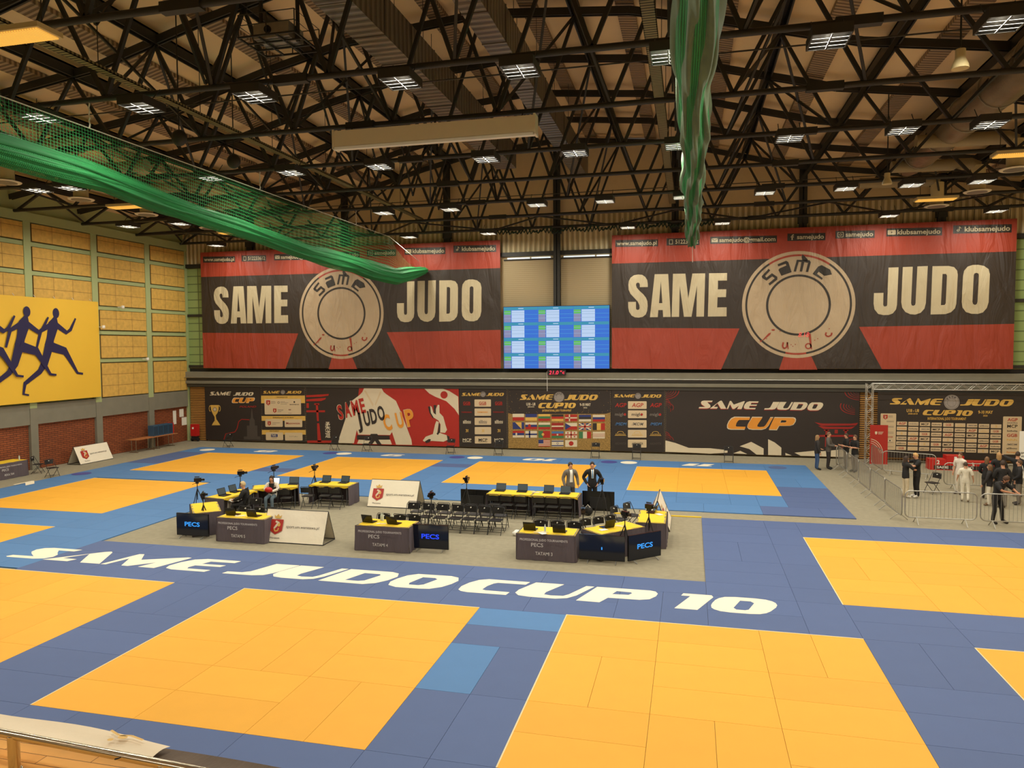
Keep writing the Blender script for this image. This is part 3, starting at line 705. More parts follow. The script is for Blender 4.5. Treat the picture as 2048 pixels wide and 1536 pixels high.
# round air diffusers on elbow ducts
def make_diff():
    t = thing('air_diffuser', 'd', 'diffuser')
    smooth_angle(MB().lathe((0, 0, 0), [(.47, 0), (.5, .03), (.3, .08), (.2, .1)], 24).build('disc', MATS['cream'], t))
    mb = MB()
    mb.lathe((0, 0, -.012), [(.36, 0), (.36, .014)], 24); mb.build('face_ring', MATS['ban_grey'], t)
    smooth_angle(MB().lathe((0, 0, .1), [(.28, 0), (.28, .95)], 16).build('drop_duct', MATS['beige_lamp'], t))
    smooth_angle(MB().tube([(0, 0, 1.0), (.25, 0, 1.15), (3.2, 0, 1.2)], .24, 12).build('branch_duct', M('duct_beige', (160, 144, 110), .6), t))
    MB().tube([(1.5, 0, 1.4), (1.5, 0, 2.9)], .012, 6).build('hanger', MATS['steel'], t)
    return t
pdif = Placer(make_diff())
for x, y, rz, lb in ((-24.4, 22.0, 0, 'nearest on the left'), (-24.3, 25.3, 0, 'second on the left'), (-24.2, 28.9, 0, 'third on the left'), (-23.9, 33.0, 0, 'fourth on the left'), (-23.6, 37, 0, 'farthest on the left'),
    (11.07, 29.6, pi, 'nearest on the right'), (11.2, 33.5, pi, 'second on the right'), (10.6, 36.5, pi, 'farthest on the right')):
    pdif((x, y, 12.0), rz, 'round cream ceiling air diffuser, '+lb, 'round air diffusers')
# ducts
for x0, x1, z0, z1, y1, lb in ((-9.1, -8.15, 14.4, 15.5, 34.5, 'left of the two square ribbed metal ducts under the roof ridge'), (-5.95, -5.25, 14.7, 15.75, 38.5, 'right of the two square ribbed metal ducts under the roof ridge')):
    t = thing('air_duct', lb, 'duct', ((x0+x1)/2, 0, z0)); w_ = (x1-x0)/2
    MB().box(-w_, w_, 4, y1, 0, z1-z0).build('duct_body', MATS['duct_ribs'], t)
    for k in range(14): MB().box(-w_-.02, w_+.02, 5+k*2, 5.04+k*2, -.02, z1-z0+.02).build('flange', MATS['duct_ribs'], t)
    for k in range(9):
        for sx in (-w_, w_): MB().tube([(sx, 5+k*3.4, z1-z0), (sx, 5+k*3.4, z1-z0+1.6)], .01, 5).build('hanger', MATS['steel'], t)
foil = M('foil', (140, 124, 98), .35, .5, var=.2, vs=1.5, bump=.5, bs=4)
t = thing('round_duct', 'thick round foil wrapped duct with straps hanging at the right', 'duct', (9.0, 0, 13.6))
smooth_angle(MB().tube([(0, 3, 0), (0, 34, 0), (0, 35, 0)], [.6, .6, .5], 20).build('duct_body', foil, t))
for k in range(12):
    MB().tube([(.62*cos(a*pi/10), 4.5+k*2.6, .62*sin(a*pi/10)) for a in range(20)], .015, 5, closed=True).build('strap', MATS['galv'], t)
# perforated cable trays running towards the back wall
tr = stripes('perforated', (70, 62, 40), (150, 138, 96), 'Y', 8, .6, .3, .4, .01)
for x, z, w_, lb in ((-14.7, 13.0, .14, 'perforated metal cable tray running above the left green net'), (-.95, 13.2, .16, 'perforated metal cable tray left of the hanging green net')):
    t = thing('cable_tray', lb, 'tray', (x, 0, z)); MB().box(-w_, w_, 4, 39, 0, .02).box(-w_, -w_+.015, 4, 39, 0, .08).box(w_-.015, w_, 4, 39, 0, .08).build('tray', tr, t)
    for k in range(8): MB().tube([(0, 8+k*4, 0), (0, 8+k*4, prof(x)-z+.2)], .012, 5).build('hanger', MATS['steel'], t)
# projection screen case
t = thing('projection_screen_case', 'long cream housing of a rolled up projection screen hanging under the trusses', 'screen', (-7.24, 20.2, 11.75))
MB().prism([(-.16, 0), (.13, 0), (.18, .1), (.18, .5), (-.18, .5), (-.18, .05)], -3.05, 3.05, Matrix(((0, 0, 1, 0), (1, 0, 0, 0), (0, 1, 0, 0), (0, 0, 0, 1)))).build('case', MATS['cream'], t)
MB().box(-3.02, 3.02, -.2, -.1, -.05, .03).build('bottom_bar', MATS['white'], t)
for x in (-3.05, 3.0): MB().box(x, x+.06, -.2, .2, -.02, .54).build('end_cap', MATS['cream'], t)
for x in (-2.6, 0, 2.6): MB().tube([(x, 0, .45), (x, .38, .78)], .02, 6).build('hanger', MATS['steel'], t)
# projector cage
t = thing('projector_cage', 'steel cage platform with a projector hanging from the roof', 'cage', (-9.9, 16.6, 13.35))
mb = MB()
for x in (-.75, -.25, .25, .75): mb.box(x-.02, x+.02, -.6, .6, 0, .04)
for y in (-.6, -.2, .2, .6): mb.box(-.77, .77, y-.02, y+.02, 0, .04)
mb.build('floor_grid', MATS['steel'], t)
mb = MB()
for z in (.3, .55): mb.tube([(-.75, -.6, z), (.75, -.6, z), (.75, .6, z), (-.75, .6, z)], .012, 5, closed=True)
for x, y in ((-.75, -.6), (.75, -.6), (.75, .6), (-.75, .6), (0, -.6), (0, .6)): mb.tube([(x, y, 0), (x, y, .55)], .015, 5)
mb.build('guard_rail', MATS['steel'], t)
MB().box(-.5, .45, -.35, .35, .06, .42).build('projector', MATS['galv'], t)
MB().lathe((-.1, -.37, .25), [(.09, -.03), (.09, .04)], 12, 'y').build('lens', MATS['gloss_black'], t)
for sx in (-.5, .5): MB().tube([(sx, 0, .04), (sx, 0, 3.45)], .05, 8).build('drop_pole', MATS['steel'], t)
# speakers
def speaker(x, y, z, lb, cone):
    t = thing('loudspeaker', lb, 'speaker', (x, y, z))
    if cone:
        smooth_angle(MB().lathe((0, 0, -.3), [(.17, 0), (.16, .08), (.1, .22), (.1, .4)], 16).build('body', MATS['beige_lamp'], t))
    else: smooth_angle(MB().sphere((0, 0, 0), .24, 16, 10, (1, .7, 1)).build('body', MATS['steel'], t))
    MB().tube([(0, 0, .15), (0, 0, prof(x)-z+.45)], .02, 6).build('bracket', MATS['steel'], t)
speaker(-14.7, 19, 12.1, 'round dark loudspeaker under the trusses left of the projector cage', False)
speaker(-14.8, 21.8, 12.1, 'round dark loudspeaker farther back beside the tray', False)
speaker(5.5, 17.6, 12.0, 'cream cone loudspeaker under the roof at the upper right', True)
speaker(6.9, 29.4, 12.0, 'small cream cone loudspeaker under the roof above the right banner', True)

# ------------------------------------------------------------------ green divider nets
def netmat(name, cell, alpha_line):
    mt = bpy.data.materials.new(name); mt.use_nodes = True; nt = mt.node_tree; b = nt.nodes['Principled BSDF']
    b.inputs['Base Color'].default_value = (*lin((36, 138, 72)), 1); b.inputs['Roughness'].default_value = .8
    tc = nt.nodes.new('ShaderNodeTexCoord'); sp = nt.nodes.new('ShaderNodeSeparateXYZ'); nt.links.new(tc.outputs['UV'], sp.inputs[0])
    res = []
    for i in (0, 1):
        a = nt.nodes.new('ShaderNodeMath'); a.operation = 'DIVIDE'; a.inputs[1].default_value = cell
        f = nt.nodes.new('ShaderNodeMath'); f.operation = 'FRACT'; c = nt.nodes.new('ShaderNodeMath'); c.operation = 'LESS_THAN'; c.inputs[1].default_value = alpha_line
        nt.links.new(sp.outputs[i], a.inputs[0]); nt.links.new(a.outputs[0], f.inputs[0]); nt.links.new(f.outputs[0], c.inputs[0]); res.append(c)
    mx = nt.nodes.new('ShaderNodeMath'); mx.operation = 'MAXIMUM'; nt.links.new(res[0].outputs[0], mx.inputs[0]); nt.links.new(res[1].outputs[0], mx.inputs[1])
    nt.links.new(mx.outputs[0], b.inputs['Alpha']); MATS[name] = mt; return mt
net1 = netmat('net_open', .1, .13); net2 = netmat('net_dense', .05, .42)
def sheet(name, fn, nu, nv, mt, parent, uv=None):
    vs = []; fs = []; uvs = []
    for i in range(nu+1):
        for j in range(nv+1):
            vs.append(fn(i/nu, j/nv)); uvs.append(uv(i/nu, j/nv) if uv else (0, 0))
    for i in range(nu):
        for j in range(nv): a = i*(nv+1)+j; fs.append((a, a+nv+1, a+nv+2, a+1))
    me = bpy.data.meshes.new(name); me.from_pydata(vs, [], fs); me.materials.append(mt)
    if uv:
        ul = me.uv_layers.new(name='UV')
        for l in me.loops: ul.data[l.index].uv = uvs[l.vertex_index]
    me.polygons.foreach_set('use_smooth', [True]*len(me.polygons)); o = bpy.data.objects.new(name, me); COL.objects.link(o)
    if parent: o.parent = parent
    return o
def interp(y, P):
    for (a, za), (b, zb) in zip(P, P[1:]):
        if y <= b: return za+(zb-za)*(y-a)/(b-a)
    return P[-1][1]
NX = -15.6
t = thing('divider_net', 'green divider net gathered up in a long sagging bundle over the left of the hall', 'net', (NX, 0, 0))
BT = [(5, 11.0), (14, 10.9), (16.2, 10.85), (19.5, 10.6), (26, 10.25), (32, 10.2), (37, 10.15), (40.2, 10.5)]
BB = [(5, 10.2), (14, 10.2), (17, 10.15), (21.5, 9.95), (27.5, 9.6), (34, 9.35), (37, 9.3), (38.6, 9.65), (40.2, 10.1)]
xo = lambda y: .55*max(0, (y-35)/5.2)
Y0, Y1 = 6.0, 40.1
yy = lambda u: Y0+(Y1-Y0)*u
sheet('open_mesh', lambda u, v: (.05*sin(yy(u)*.9)+xo(yy(u)), yy(u), interp(yy(u), BT)-.1+(11.75-interp(yy(u), BT)+.1)*v) if yy(u) < 36.3 else (.0+xo(yy(u)), yy(u), interp(yy(u), BT)-.1+(11.75-.35*(yy(u)-36.3)-interp(yy(u), BT)+.1)*v*max(0, 1-(yy(u)-36.3)/3.9)), 120, 4, net1, t, lambda u, v: (yy(u), v*1.2))
def bundle(u, v, ph, amp, rnd):
    y = yy(u); zt, zb = interp(y, BT), interp(y, BB); c = (zt+zb)/2; h = (zt-zb)/2*(1+.06*sin(y*1.3+ph))
    a = 2*pi*v; k = 1+amp*sin(9*v*2*pi+y*.25+ph)+amp*.7*sin(17*v*2*pi-y*.4)
    return (xo(y)+.34*k*cos(a), y, c+h*k*sin(a)*(1-.2*rnd)+.05*sin(y*.8+ph))
sheet('gathered_net', lambda u, v: bundle(u, v, 0, .05, 0), 150, 60, net2, t, lambda u, v: (yy(u), v*3))
sheet('gathered_lining', lambda u, v: bundle(u, v, 2, .12, .8), 120, 50, MATS['net_green'], t)
MB().tube([(0, Y0, 11.77), (0, 36.6, 11.77), (.2, 40.4, 10.9)], .015, 6).build('top_cable', MATS['rope'], t)
for y in (8.5, 16.6, 24.55, 32.6): MB().tube([(.03*(k % 2), y, 11.77+.09*k) for k in range(9)], .02, 6).build('hanging_chain', MATS['rope'], t)
t = thing('divider_net', 'green divider net bundle hanging down the middle in front of the right banner', 'net', (0.05, 0, 0))
R0, R1 = 7.5, 36.6
ry = lambda u: R0+(R1-R0)*u
zbR = lambda y: 10.62+.07*sin(y*1.7)
def fold(u, v, ph, amp):
    y = ry(u); a = 2*pi*v; wd = .35*(1-.25*u)*(1+.12*sin(y*1.1)); end = min(1, (R1-y)/.4+.25)
    k = 1+amp*sin(7*a/1+y*.6+ph)+amp*.6*sin(13*a-y*.9)
    return (.03*sin(y*.7)+wd*k*cos(a)*end, y, zbR(y)+.62+.6*k*sin(a)*end)
sheet('gathered_net', lambda u, v: fold(u, v, 0, .06), 140, 56, net2, t, lambda u, v: (ry(u), v*3))
sheet('gathered_lining', lambda u, v: fold(u, v, 1, .16), 140, 56, M('net_lining', (92, 112, 84), .8, var=.3, vs=1.5), t)
MB().tube([(0, R1-.1, 10.7), (.02, R1-.05, 9.9)], .012, 6).build('pull_cord', MATS['rope'], t)
MB().tube([(0, R0, 11.9), (0, R1, 11.9)], .02, 6).build('top_cable', MATS['rope'], t)
# ragged dark net tied up along the last truss
mb = MB(); rr = random.Random(3)
for k in range(60):
    x = -10.6+k*.2; mb.tube([(x, 0, .12*sin(k)), (x+.12, rr.uniform(-.1, .1), -.15-.12*rr.random()), (x+.3, 0, .1*sin(k+1))], .05, 5)
o = mb.build('tied_net', M('dark_net', (34, 52, 38), .9, var=.3)); o.location = (0, 40.25, 12.42); tag(o, 'dark green net tied up along the last truss above the big screen', 'net')

# ------------------------------------------------------------------ big wall banners (same print twice)
bx = lambda a, b: (a, b)
def big_banner(x, lb, clock):
    W, H = 19.45, 7.25
    t = thing('wall_banner', lb, 'banner', (x, YB-.62, 4.66), group=None)
    g = quad_map(98, 2012, 102, 55, 838, 853, W, H); A = Art(g)
    A.rect('cloth', 'print_black', 0, 0, 0, W, H, mapped=False)
    A.poly('red_field#1', 'print_red', 1, [(98, 102), (2012, 55), (2012, 228), (98, 257)])
    A.poly('red_field#2', 'print_red', 1, [(98, 612), (757, 622), (667, 847), (98, 838)])
    A.poly('red_field#3', 'print_red', 1, [(985, 740), (1092, 740), (1137, 851), (953, 851)])
    A.poly('red_field#4', 'print_red', 1, [(1328, 620), (2012, 612), (2012, 853), (1437, 850)])
    A.anton('big_lettering', 'print_white', 2, 'SAME', ((185, 288), (300, 408), (413, 583), (598, 693)), 555, 318)
    A.anton('big_lettering#2', 'print_white', 2, 'JUDO', ((1393, 1503), (1518, 1633), (1650, 1765), (1785, 1903)), 557, 299)
    cx, cy, rx, ry = 1039, 496, 271, 291
    A.ell('emblem_disc', 'print_cream', 2, cx, cy, rx, ry, 64)
    A.ell('emblem_ring', 'print_blackink', 3, cx, cy, rx*.93, ry*.93, 48, -60, 240, inner=.965) if False else None
    A.ell('emblem_ring', 'print_blackink', 3, cx, cy, rx*.94, ry*.94, 60, -54, 80, inner=.962)
    A.ell('emblem_ring', 'print_red', 3, cx, cy, rx*.94, ry*.94, 12, 80, 103, inner=.962)
    A.ell('emblem_ring', 'print_blackink', 3, cx, cy, rx*.94, ry*.94, 60, 103, 236, inner=.962)
    A.ell('emblem_ring', 'print_red', 3, cx, cy, rx*.94, ry*.94, 24, 236, 306, inner=.962)
    A.ell('emblem_ring', 'print_blackink', 3, cx+2, cy+2, rx*.572, ry*.572, 60, inner=.93)
    def arc_poly(part, mat, deg, r0, pts, s=1.0):
        c, d = cos(radians(deg)), sin(radians(deg))
        out = []
        for u, v in pts:   # v outward
            rr = r0+v*s; X = rr*c + u*s*d; Y = rr*d - u*s*c
            out.append((cx+X*1.0*rx/281, cy-Y*ry/281))
        A.poly(part, mat, 4, out)
    BK = 'print_blackink'
    # stylised letters s a m e on the upper arc
    arc_poly('emblem_letters#1', BK, 134, 178, [(-26, 58), (26, 62), (26, 50), (-12, 47), (-14, 36), (22, 33), (28, 0), (18, -10), (-30, -6), (-28, 6), (14, 4), (12, 20), (-24, 24), (-30, 48)])
    arc_poly('emblem_letters#2', BK, 110, 178, [(-24, 58), (22, 60), (30, 50), (28, -6), (-26, -6), (-30, 28), (-22, 34), (15, 36), (15, 46), (-24, 46)])
    arc_poly('emblem_letters#3', BK, 85, 178, [(-38, -6), (-28, 56), (34, 58), (42, 48), (34, -4), (22, -4), (29, 44), (10, 46), (4, -4), (-8, -4), (-4, 46), (-18, 46), (-26, -6)])
    arc_poly('emblem_letters#4', BK, 85, 232, [(0, 0), (-6, 18), (-4, 32), (8, 24), (26, 6), (24, 0)])
    arc_poly('emblem_letters#5', BK, 55, 178, [(-34, -6), (-34, 40), (-24, 56), (24, 60), (46, 44), (20, 18), (-16, 20), (-16, 6), (20, 4), (22, -6)])
    RD = 'print_red'
    A.poly('emblem_letters#6', RD, 4, [(862, 700), (868, 690), (898, 652), (912, 645), (908, 658), (878, 686), (856, 690)])
    A.ell('emblem_letters#7', RD, 4, 922, 632, 9, 5, 10)
    A.line('emblem_letters#8', RD, 4, [(972, 700), (968, 722), (976, 735), (988, 728), (992, 700)], 8); A.line('emblem_letters#9', RD, 4, [(992, 700), (996, 738)], 5)
    A.ell('emblem_letters#10', RD, 4, 1092, 722, 16, 17, 20, inner=.6); A.poly('emblem_letters#11', RD, 4, [(1090, 652), (1103, 655), (1110, 742), (1103, 735)])
    A.line('emblem_letters#12', RD, 4, [(1176, 648), (1172, 662), (1184, 672), (1200, 664), (1202, 650)], 8)
    for a, b in ((1010, 714), (1030, 712), (1122, 690), (1136, 682), (1190, 628), (1018, 722), (955, 640), (890, 680)): A.ell('emblem_splashes', RD, 4, a, b, 3, 2.5, 6)
    # contact strip
    for x0, x1, yt, yb, tx, ic in ((116, 341, 128, 166, 'www.samejudo.pl', ''), (385, 553, 124, 163, '512233612', 'p'), (607, 935, 119, 158, 'samejudo@gmail.com', 'm'), (985, 1165, 110, 150, 'samejudo', 'f'),
                           (1212, 1392, 101, 142, 'samejudo', 'i'), (1445, 1692, 93, 136, 'klubsamejudo', 'y'), (1740, 1990, 84, 128, 'klubsamejudo', 't')):
        A.rect('contact_strip#%d' % x0, BK, 2, x0, yb, x1, yt); h = yb-yt; i0 = x0+6
        if ic:
            c_ = i0+h*.42; m_ = (yt+yb)/2; r_ = h*.34
            if ic == 'p': A.rect('contact_print#%d' % x0, 'print_white', 3, c_-r_*.7, m_+r_, c_+r_*.7, m_-r_).rect('contact_print#%d' % x0, BK, 4, c_-r_*.5, m_+r_*.75, c_+r_*.5, m_-r_*.75)
            if ic == 'm': A.rect('contact_print#%d' % x0, 'print_white', 3, c_-r_*1.2, m_+r_*.8, c_+r_*1.2, m_-r_*.8).line('contact_print#%d' % x0, BK, 4, [(c_-r_*1.2, m_-r_*.7), (c_, m_+r_*.2), (c_+r_*1.2, m_-r_*.7)], 2)
            if ic == 'f': A.line('contact_print#%d' % x0, 'print_white', 3, [(c_, m_+r_*1.1), (c_, m_-r_*.7), (c_+r_*.6, m_-r_)], 6).rect('contact_print#%d' % x0, 'print_white', 3, c_-r_*.5, m_+1, c_+r_*.6, m_-4)
            if ic == 'i': A.rrect('contact_print#%d' % x0, 'print_white', 3, c_-r_, m_-r_, c_+r_, m_+r_, 4).rrect('contact_print#%d' % x0, BK, 4, c_-r_*.8, m_-r_*.8, c_+r_*.8, m_+r_*.8, 3).ell('contact_print#%d' % x0, 'print_white', 5, c_, m_, r_*.45, inner=.6)
            if ic == 'y': A.rrect('contact_print#%d' % x0, 'print_white', 3, c_-r_*1.25, m_-r_*.85, c_+r_*1.25, m_+r_*.85, 4).poly('contact_print#%d' % x0, BK, 4, [(c_-3, m_-4), (c_-3, m_+4), (c_+5, m_)])
            if ic == 't': A.ell('contact_print#%d' % x0, 'print_white', 3, c_-3, m_+5, 6, 5.5, 14, inner=.5).rect('contact_print#%d' % x0, 'print_white', 3, c_+1, m_+6, c_+4, m_-r_).line('contact_print#%d' % x0, 'print_white', 3, [(c_+3, m_-r_), (c_+10, m_-r_*.3)], 3)
            i0 += h*.95
        A.text('contact_print#%d' % x0, 'print_white', 3, tx, i0+2, yb-h*.24, x1-7, yt+h*.2, .02)
    A.build(wall_T(0, 0, 0), t)
    MB().box(0, W, .001, .012, 0, H).build('cloth_back', MATS['print_black'], t)
    for k in range(13): MB().tube([(.3+k*(W-.6)/12, .02, H-.02), (.3+k*(W-.6)/12+.1, .2, H+.75)], .012, 5).build('tie_cord', MATS['black'], t)
    return t
big_banner(-29.95, 'huge red and black banner on the left of the back wall behind the net', False)
big_banner(-4.2, 'huge red and black banner on the right of the back wall', True)
t = thing('digital_clock', 'red glowing digits of a wall clock showing through the right red and black banner', 'clock', (5.7, YB-.655, 6.3))
A = Art(); A.text('digits', M('led_faint', (190, 70, 60), .5, emit=.5, ecol=(255, 90, 90)).name, 0, '8.18', 0, 0, .5, .24, 0, shear=.05); A.build(wall_T(-.3, 0, 0), t)
# led wall
t = thing('led_screen', 'large lit LED screen showing blue and green results tables on the back wall', 'screen', (-10.3, YB-.68, 4.66))
W, H = 5.97, 3.46
MB().box(-.03, W+.03, .01, .14, -.03, H+.03).build('cabinet', MATS['black'], t)
def em(n, c, e=1.0): return M(n, (0, 0, 0), .6, emit=e, ecol=c)
for n_, c_ in (('e_teal', (52, 148, 178)), ('e_green', (96, 190, 92)), ('e_grey', (140, 140, 178)), ('e_white', (190, 214, 246)), ('e_white2', (150, 180, 214)), ('e_blue', (46, 112, 214)), ('e_line', (80, 170, 220))): em(n_, c_, .95)
A = Art(); A.rect('picture', 'e_blue', 0, 0, 0, W, H)
cw, ch = W/3, H/4
for c in range(3):
    for r in range(4):
        x0 = c*cw; y1 = H-r*ch
        A.rect('picture', 'e_teal', 1, x0, y1-.17, x0+cw-.02, y1-.01).rect('picture', 'e_white', 2, x0+.85, y1-.11, x0+1.15, y1-.07)
        A.rect('picture', 'e_green', 1, x0+.02, y1-.42, x0+.42, y1-.19).rect('picture', 'e_grey', 1, x0+.02, y1-.85, x0+.42, y1-.44)
        A.rect('picture', 'e_white', 1, x0+.46, y1-.85, x0+1.2, y1-.19)
        for q in (.3, .43, .63): A.rect('picture', 'e_white2', 2, x0+.02, y1-q-.02, x0+1.2, y1-q)
        for q in (.42, .64): A.rect('picture', 'e_line', 2, x0+1.22, y1-q-.015, x0+cw-.02, y1-q)
A.build(wall_T(0, 0, 0), t)
t = thing('temperature_display', 'small black display with red digits 21.0 °C under the large LED screen', 'display', (-7.8, YB-.7, 4.28))
MB().box(0, 1.05, .01, .1, 0, .3).build('case', MATS['black'], t)
A = Art(); A.text('digits', 'led_red', 0, '21.0', .1, .05, .62, .25, 0, shear=.04); A.text('digits', 'led_red', 0, '°c', .74, .08, .98, .25, 0); A.build(wall_T(0, 0, 0), t)
MB().tube([(-.02, .05, .2), (-.02, .1, -.9)], .012, 5).build('power_cable', MATS['white'], t)

# ------------------------------------------------------------------ lower banners
def lower(x0, x1, xl, xr, tl, tr, bl, br, lb, cat='banner'):
    W = x1-x0; H = 3.4; t = thing('fence_banner', lb, cat, (x0, YB-.34, .06)); MB().box(0, W, .001, .015, 0, H).build('cloth', MATS['ban_black'], t)
    return t, Art(quad_map(xl, xr, tl, tr, bl, br, W, H)), W, H
def eyelets(A, x, y0, y1, n=26):
    for k in range(n):
        y = y0+(y1-y0)*(k+.5)/n; A.ell('eyelet', 'ban_cream' if 0 else 'ban_white', 6, x, y, 3.2, 3.2, 6)
def emblem(A, cx, cy, r, z=2):
    A.ell('emblem', 'ban_silver', z, cx, cy, r, r, 28).ell('emblem', 'ban_grey', z+1, cx, cy, r*.92, r*.92, 28, inner=.93).ell('emblem', 'ban_grey', z+1, cx, cy+r*.05, r*.58, r*.58, 24, inner=.9)
    for k, ch in enumerate('same'):
        a = radians(140-27*k); A.text('emblem', 'ban_black', z+2, ch, cx+r*.74*cos(a)-r*.1, cy-r*.74*sin(a)+r*.12, cx+r*.74*cos(a)+r*.12, cy-r*.74*sin(a)-r*.16, .02)
# b1 black poster with trophy
t, A, W, H = lower(-30.12, -26.12, 280, 1225, 12, 22, 930, 965, 'black printed banner with a golden trophy at the left end of the lower back wall')
A.race('title', 'ban_white', 2, 'SAME', 368, 163, 735, 100); A.race('title', 'ban_white', 2, 'JUDO', 768, 170, 1112, 112)
A.race('title', 'ban_white', 1, 'CUP', 742, 300, 1130, 204); A.race('title', 'ban_orange', 2, 'CUP', 752, 294, 1120, 212)
A.text('title', 'ban_darkred', 2, 'POLAND', 870, 375, 1145, 345, .02, shear=12)
A.poly('trophy_print', 'ban_gold', 2, [(375, 330), (520, 330), (512, 420), (490, 470), (460, 510), (470, 575), (500, 620), (535, 680), (390, 680), (410, 640), (440, 600), (442, 540), (415, 490), (385, 420)])
A.ell('trophy_print', 'ban_gold', 2, 372, 390, 26, 55, 18, 90, 270, inner=.7); A.ell('trophy_print', 'ban_gold', 2, 522, 390, 26, 55, 18, -90, 90, inner=.7)
A.ell('trophy_print', 'ban_grey', 3, 450, 405, 34, 36, 20).ell('trophy_print', 'ban_panel', 4, 450, 405, 24, 26, 20)
A.poly('tower_print', 'ban_dim', 1, [(930, 930), (930, 880), (985, 880), (985, 690), (1030, 690), (1030, 600), (1055, 560), (1072, 400), (1080, 400), (1095, 560), (1120, 600), (1120, 690), (1160, 690), (1160, 880), (1210, 885), (1210, 940)])
A.line('swoosh_print', 'ban_darkred', 2, [(590, 930), (625, 830), (780, 800), (820, 740), (850, 620), (900, 580), (1030, 590)], 14)
A.build(wall_T(0, 0, 0), t)
# b2 sponsors on gold
t, A, W, H = lower(-26.10, -23.03, 1228, 1988, 20, 30, 962, 982, 'black and gold banner with white sponsor panels beside the trophy banner')
A.race('title', 'ban_gold', 2, 'SAME', 1268, 133, 1560, 86); A.race('title', 'ban_gold', 2, 'JUDO', 1660, 135, 1928, 90); emblem(A, 1610, 108, 38)
for y0, y1 in ((168, 300), (522, 605), (765, 845)): A.rect('gold_band', 'ban_gold', 1, 1232, y1, 1985, y0)
for x0, y0, x1, y1 in ((1290, 225, 1915, 495), (1297, 575, 1597, 710), (1630, 580, 1930, 715), (1300, 808, 1600, 942), (1630, 812, 1930, 948)): A.rrect('sponsor_panel', 'ban_panel', 2, x0, y0, x1, y1, 14)
A.text('sponsor_print', 'ban_black', 3, 'ORGANIZATOR', 1500, 205, 1690, 188, .01); A.text('sponsor_print', 'ban_black', 3, 'Dofinansowano ze środków', 1430, 557, 1790, 538, .01); A.text('sponsor_print', 'ban_black', 3, 'PARTNERZY', 1370, 792, 1535, 776, .01)
def shield(A, x, y, w, h, c='ban_red', part='sponsor_print'):
    A.poly(part, c, 3, [(x, y), (x+w, y), (x+w, y+h*.7), (x+w/2, y+h), (x, y+h*.7)]); A.line(part, 'ban_white', 4, [(x+w*.3, y+h*.25), (x+w*.6, y+h*.35), (x+w*.35, y+h*.6), (x+w*.6, y+h*.75)], w*.14); A.ell(part, 'ban_gold', 4, x+w*.68, y+h*.42, w*.12, w*.12, 8)
shield(A, 1322, 250, 68, 88); shield(A, 1436, 393, 58, 74); shield(A, 1338, 615, 55, 74)
for x, y, w in ((1405, 266, 70), (1405, 282, 80), (1405, 298, 74), (1565, 270, 80), (1565, 292, 135), (1565, 314, 110), (1515, 410, 100), (1515, 428, 90), (1515, 446, 60), (1700, 405, 45), (1695, 470, 60), (1420, 638, 130), (1420, 665, 60)): A.rect('sponsor_print', 'ban_grey', 3, x, y+5, x+w, y)
A.ell('sponsor_print', 'ban_grey', 3, 1533, 288, 20, 22, 12, inner=.6); A.ell('sponsor_print', 'ban_black', 3, 1803, 280, 14, 16, 10); A.text('sponsor_print', 'ban_black', 3, 'MAZOWIECKIE', 1725, 332, 1880, 316, .02)
A.rect('sponsor_print', 'ban_darkred', 3, 1702, 420, 1745, 413)
A.text('sponsor_print', 'ban_darkred', 3, 'Mazowsze.', 1655, 665, 1900, 630, .01); A.rrect('sponsor_print', 'ban_darkblue', 3, 1390, 838, 1505, 888, 5); A.text('sponsor_print', 'ban_white', 4, 'TVP3', 1400, 880, 1480, 848, .02); A.text('sponsor_print', 'ban_grey', 3, 'WARSZAWA', 1400, 910, 1495, 898, .02); A.text('sponsor_print', 'ban_grey', 3, 'TUTTURU.', 1705, 890, 1850, 868, 0)
for x in (1236, 1982): 
    for k in range(30): A.ell('eyelet', 'ban_panel', 6, x, 30+k*31.5, 3.4, 3.4, 6)
A.build(wall_T(0, 0, 0), t)
# b3 judogi poster
t, A, W, H = lower(-23.0, -13.12, 48, 2012, 25, 38, 738, 790, 'red and black banner printed with a white judo jacket and the word CUP in orange')
A.poly('red_field#5', 'ban_red', 1, [(760, 30), (2012, 38), (2012, 790), (660, 760)])
RD = 'ban_red'
A.poly('gate_print', RD, 2, [(55, 126), (360, 108), (355, 130), (250, 145), (55, 150)]); A.poly('gate_print', RD, 2, [(55, 178), (320, 158), (312, 178), (255, 200), (55, 204)])
A.rect('gate_print', RD, 2, 58, 290, 90, 228).rect('gate_print', RD, 2, 163, 250, 230, 230).rect('gate_print', RD, 2, 55, 345, 305, 320)
A.poly('gate_print', RD, 2, [(183, 240), (212, 240), (222, 460), (195, 460)]).poly('gate_print', RD, 2, [(195, 488), (225, 488), (248, 730), (198, 730)]).rect('gate_print', RD, 2, 58, 742, 385, 712)
A.text('kanji', 'ban_white', 2, '柔', 302, 565, 372, 485, .01); A.text('kanji', 'ban_white', 2, '道', 302, 668, 372, 592, .01)
A.poly('judogi_print', 'ban_white', 3, [(825, 32), (1052, 35), (1075, 80), (1110, 110), (1230, 195), (1300, 360), (1420, 700), (1428, 768), (1225, 765), (1175, 600), (1150, 640), (740, 635), (720, 575), (680, 748), (475, 744), (480, 700), (575, 430), (650, 205), (760, 125), (800, 85)])
A.poly('judogi_print', 'ban_panel', 4, [(822, 60), (850, 66), (945, 240), (935, 275)]).poly('judogi_print', 'ban_panel', 4, [(1050, 80), (1030, 72), (960, 240), (970, 262)])
A.poly('judogi_print', 'ban_white', 3, [(722, 752), (745, 698), (1150, 700), (1172, 762)])
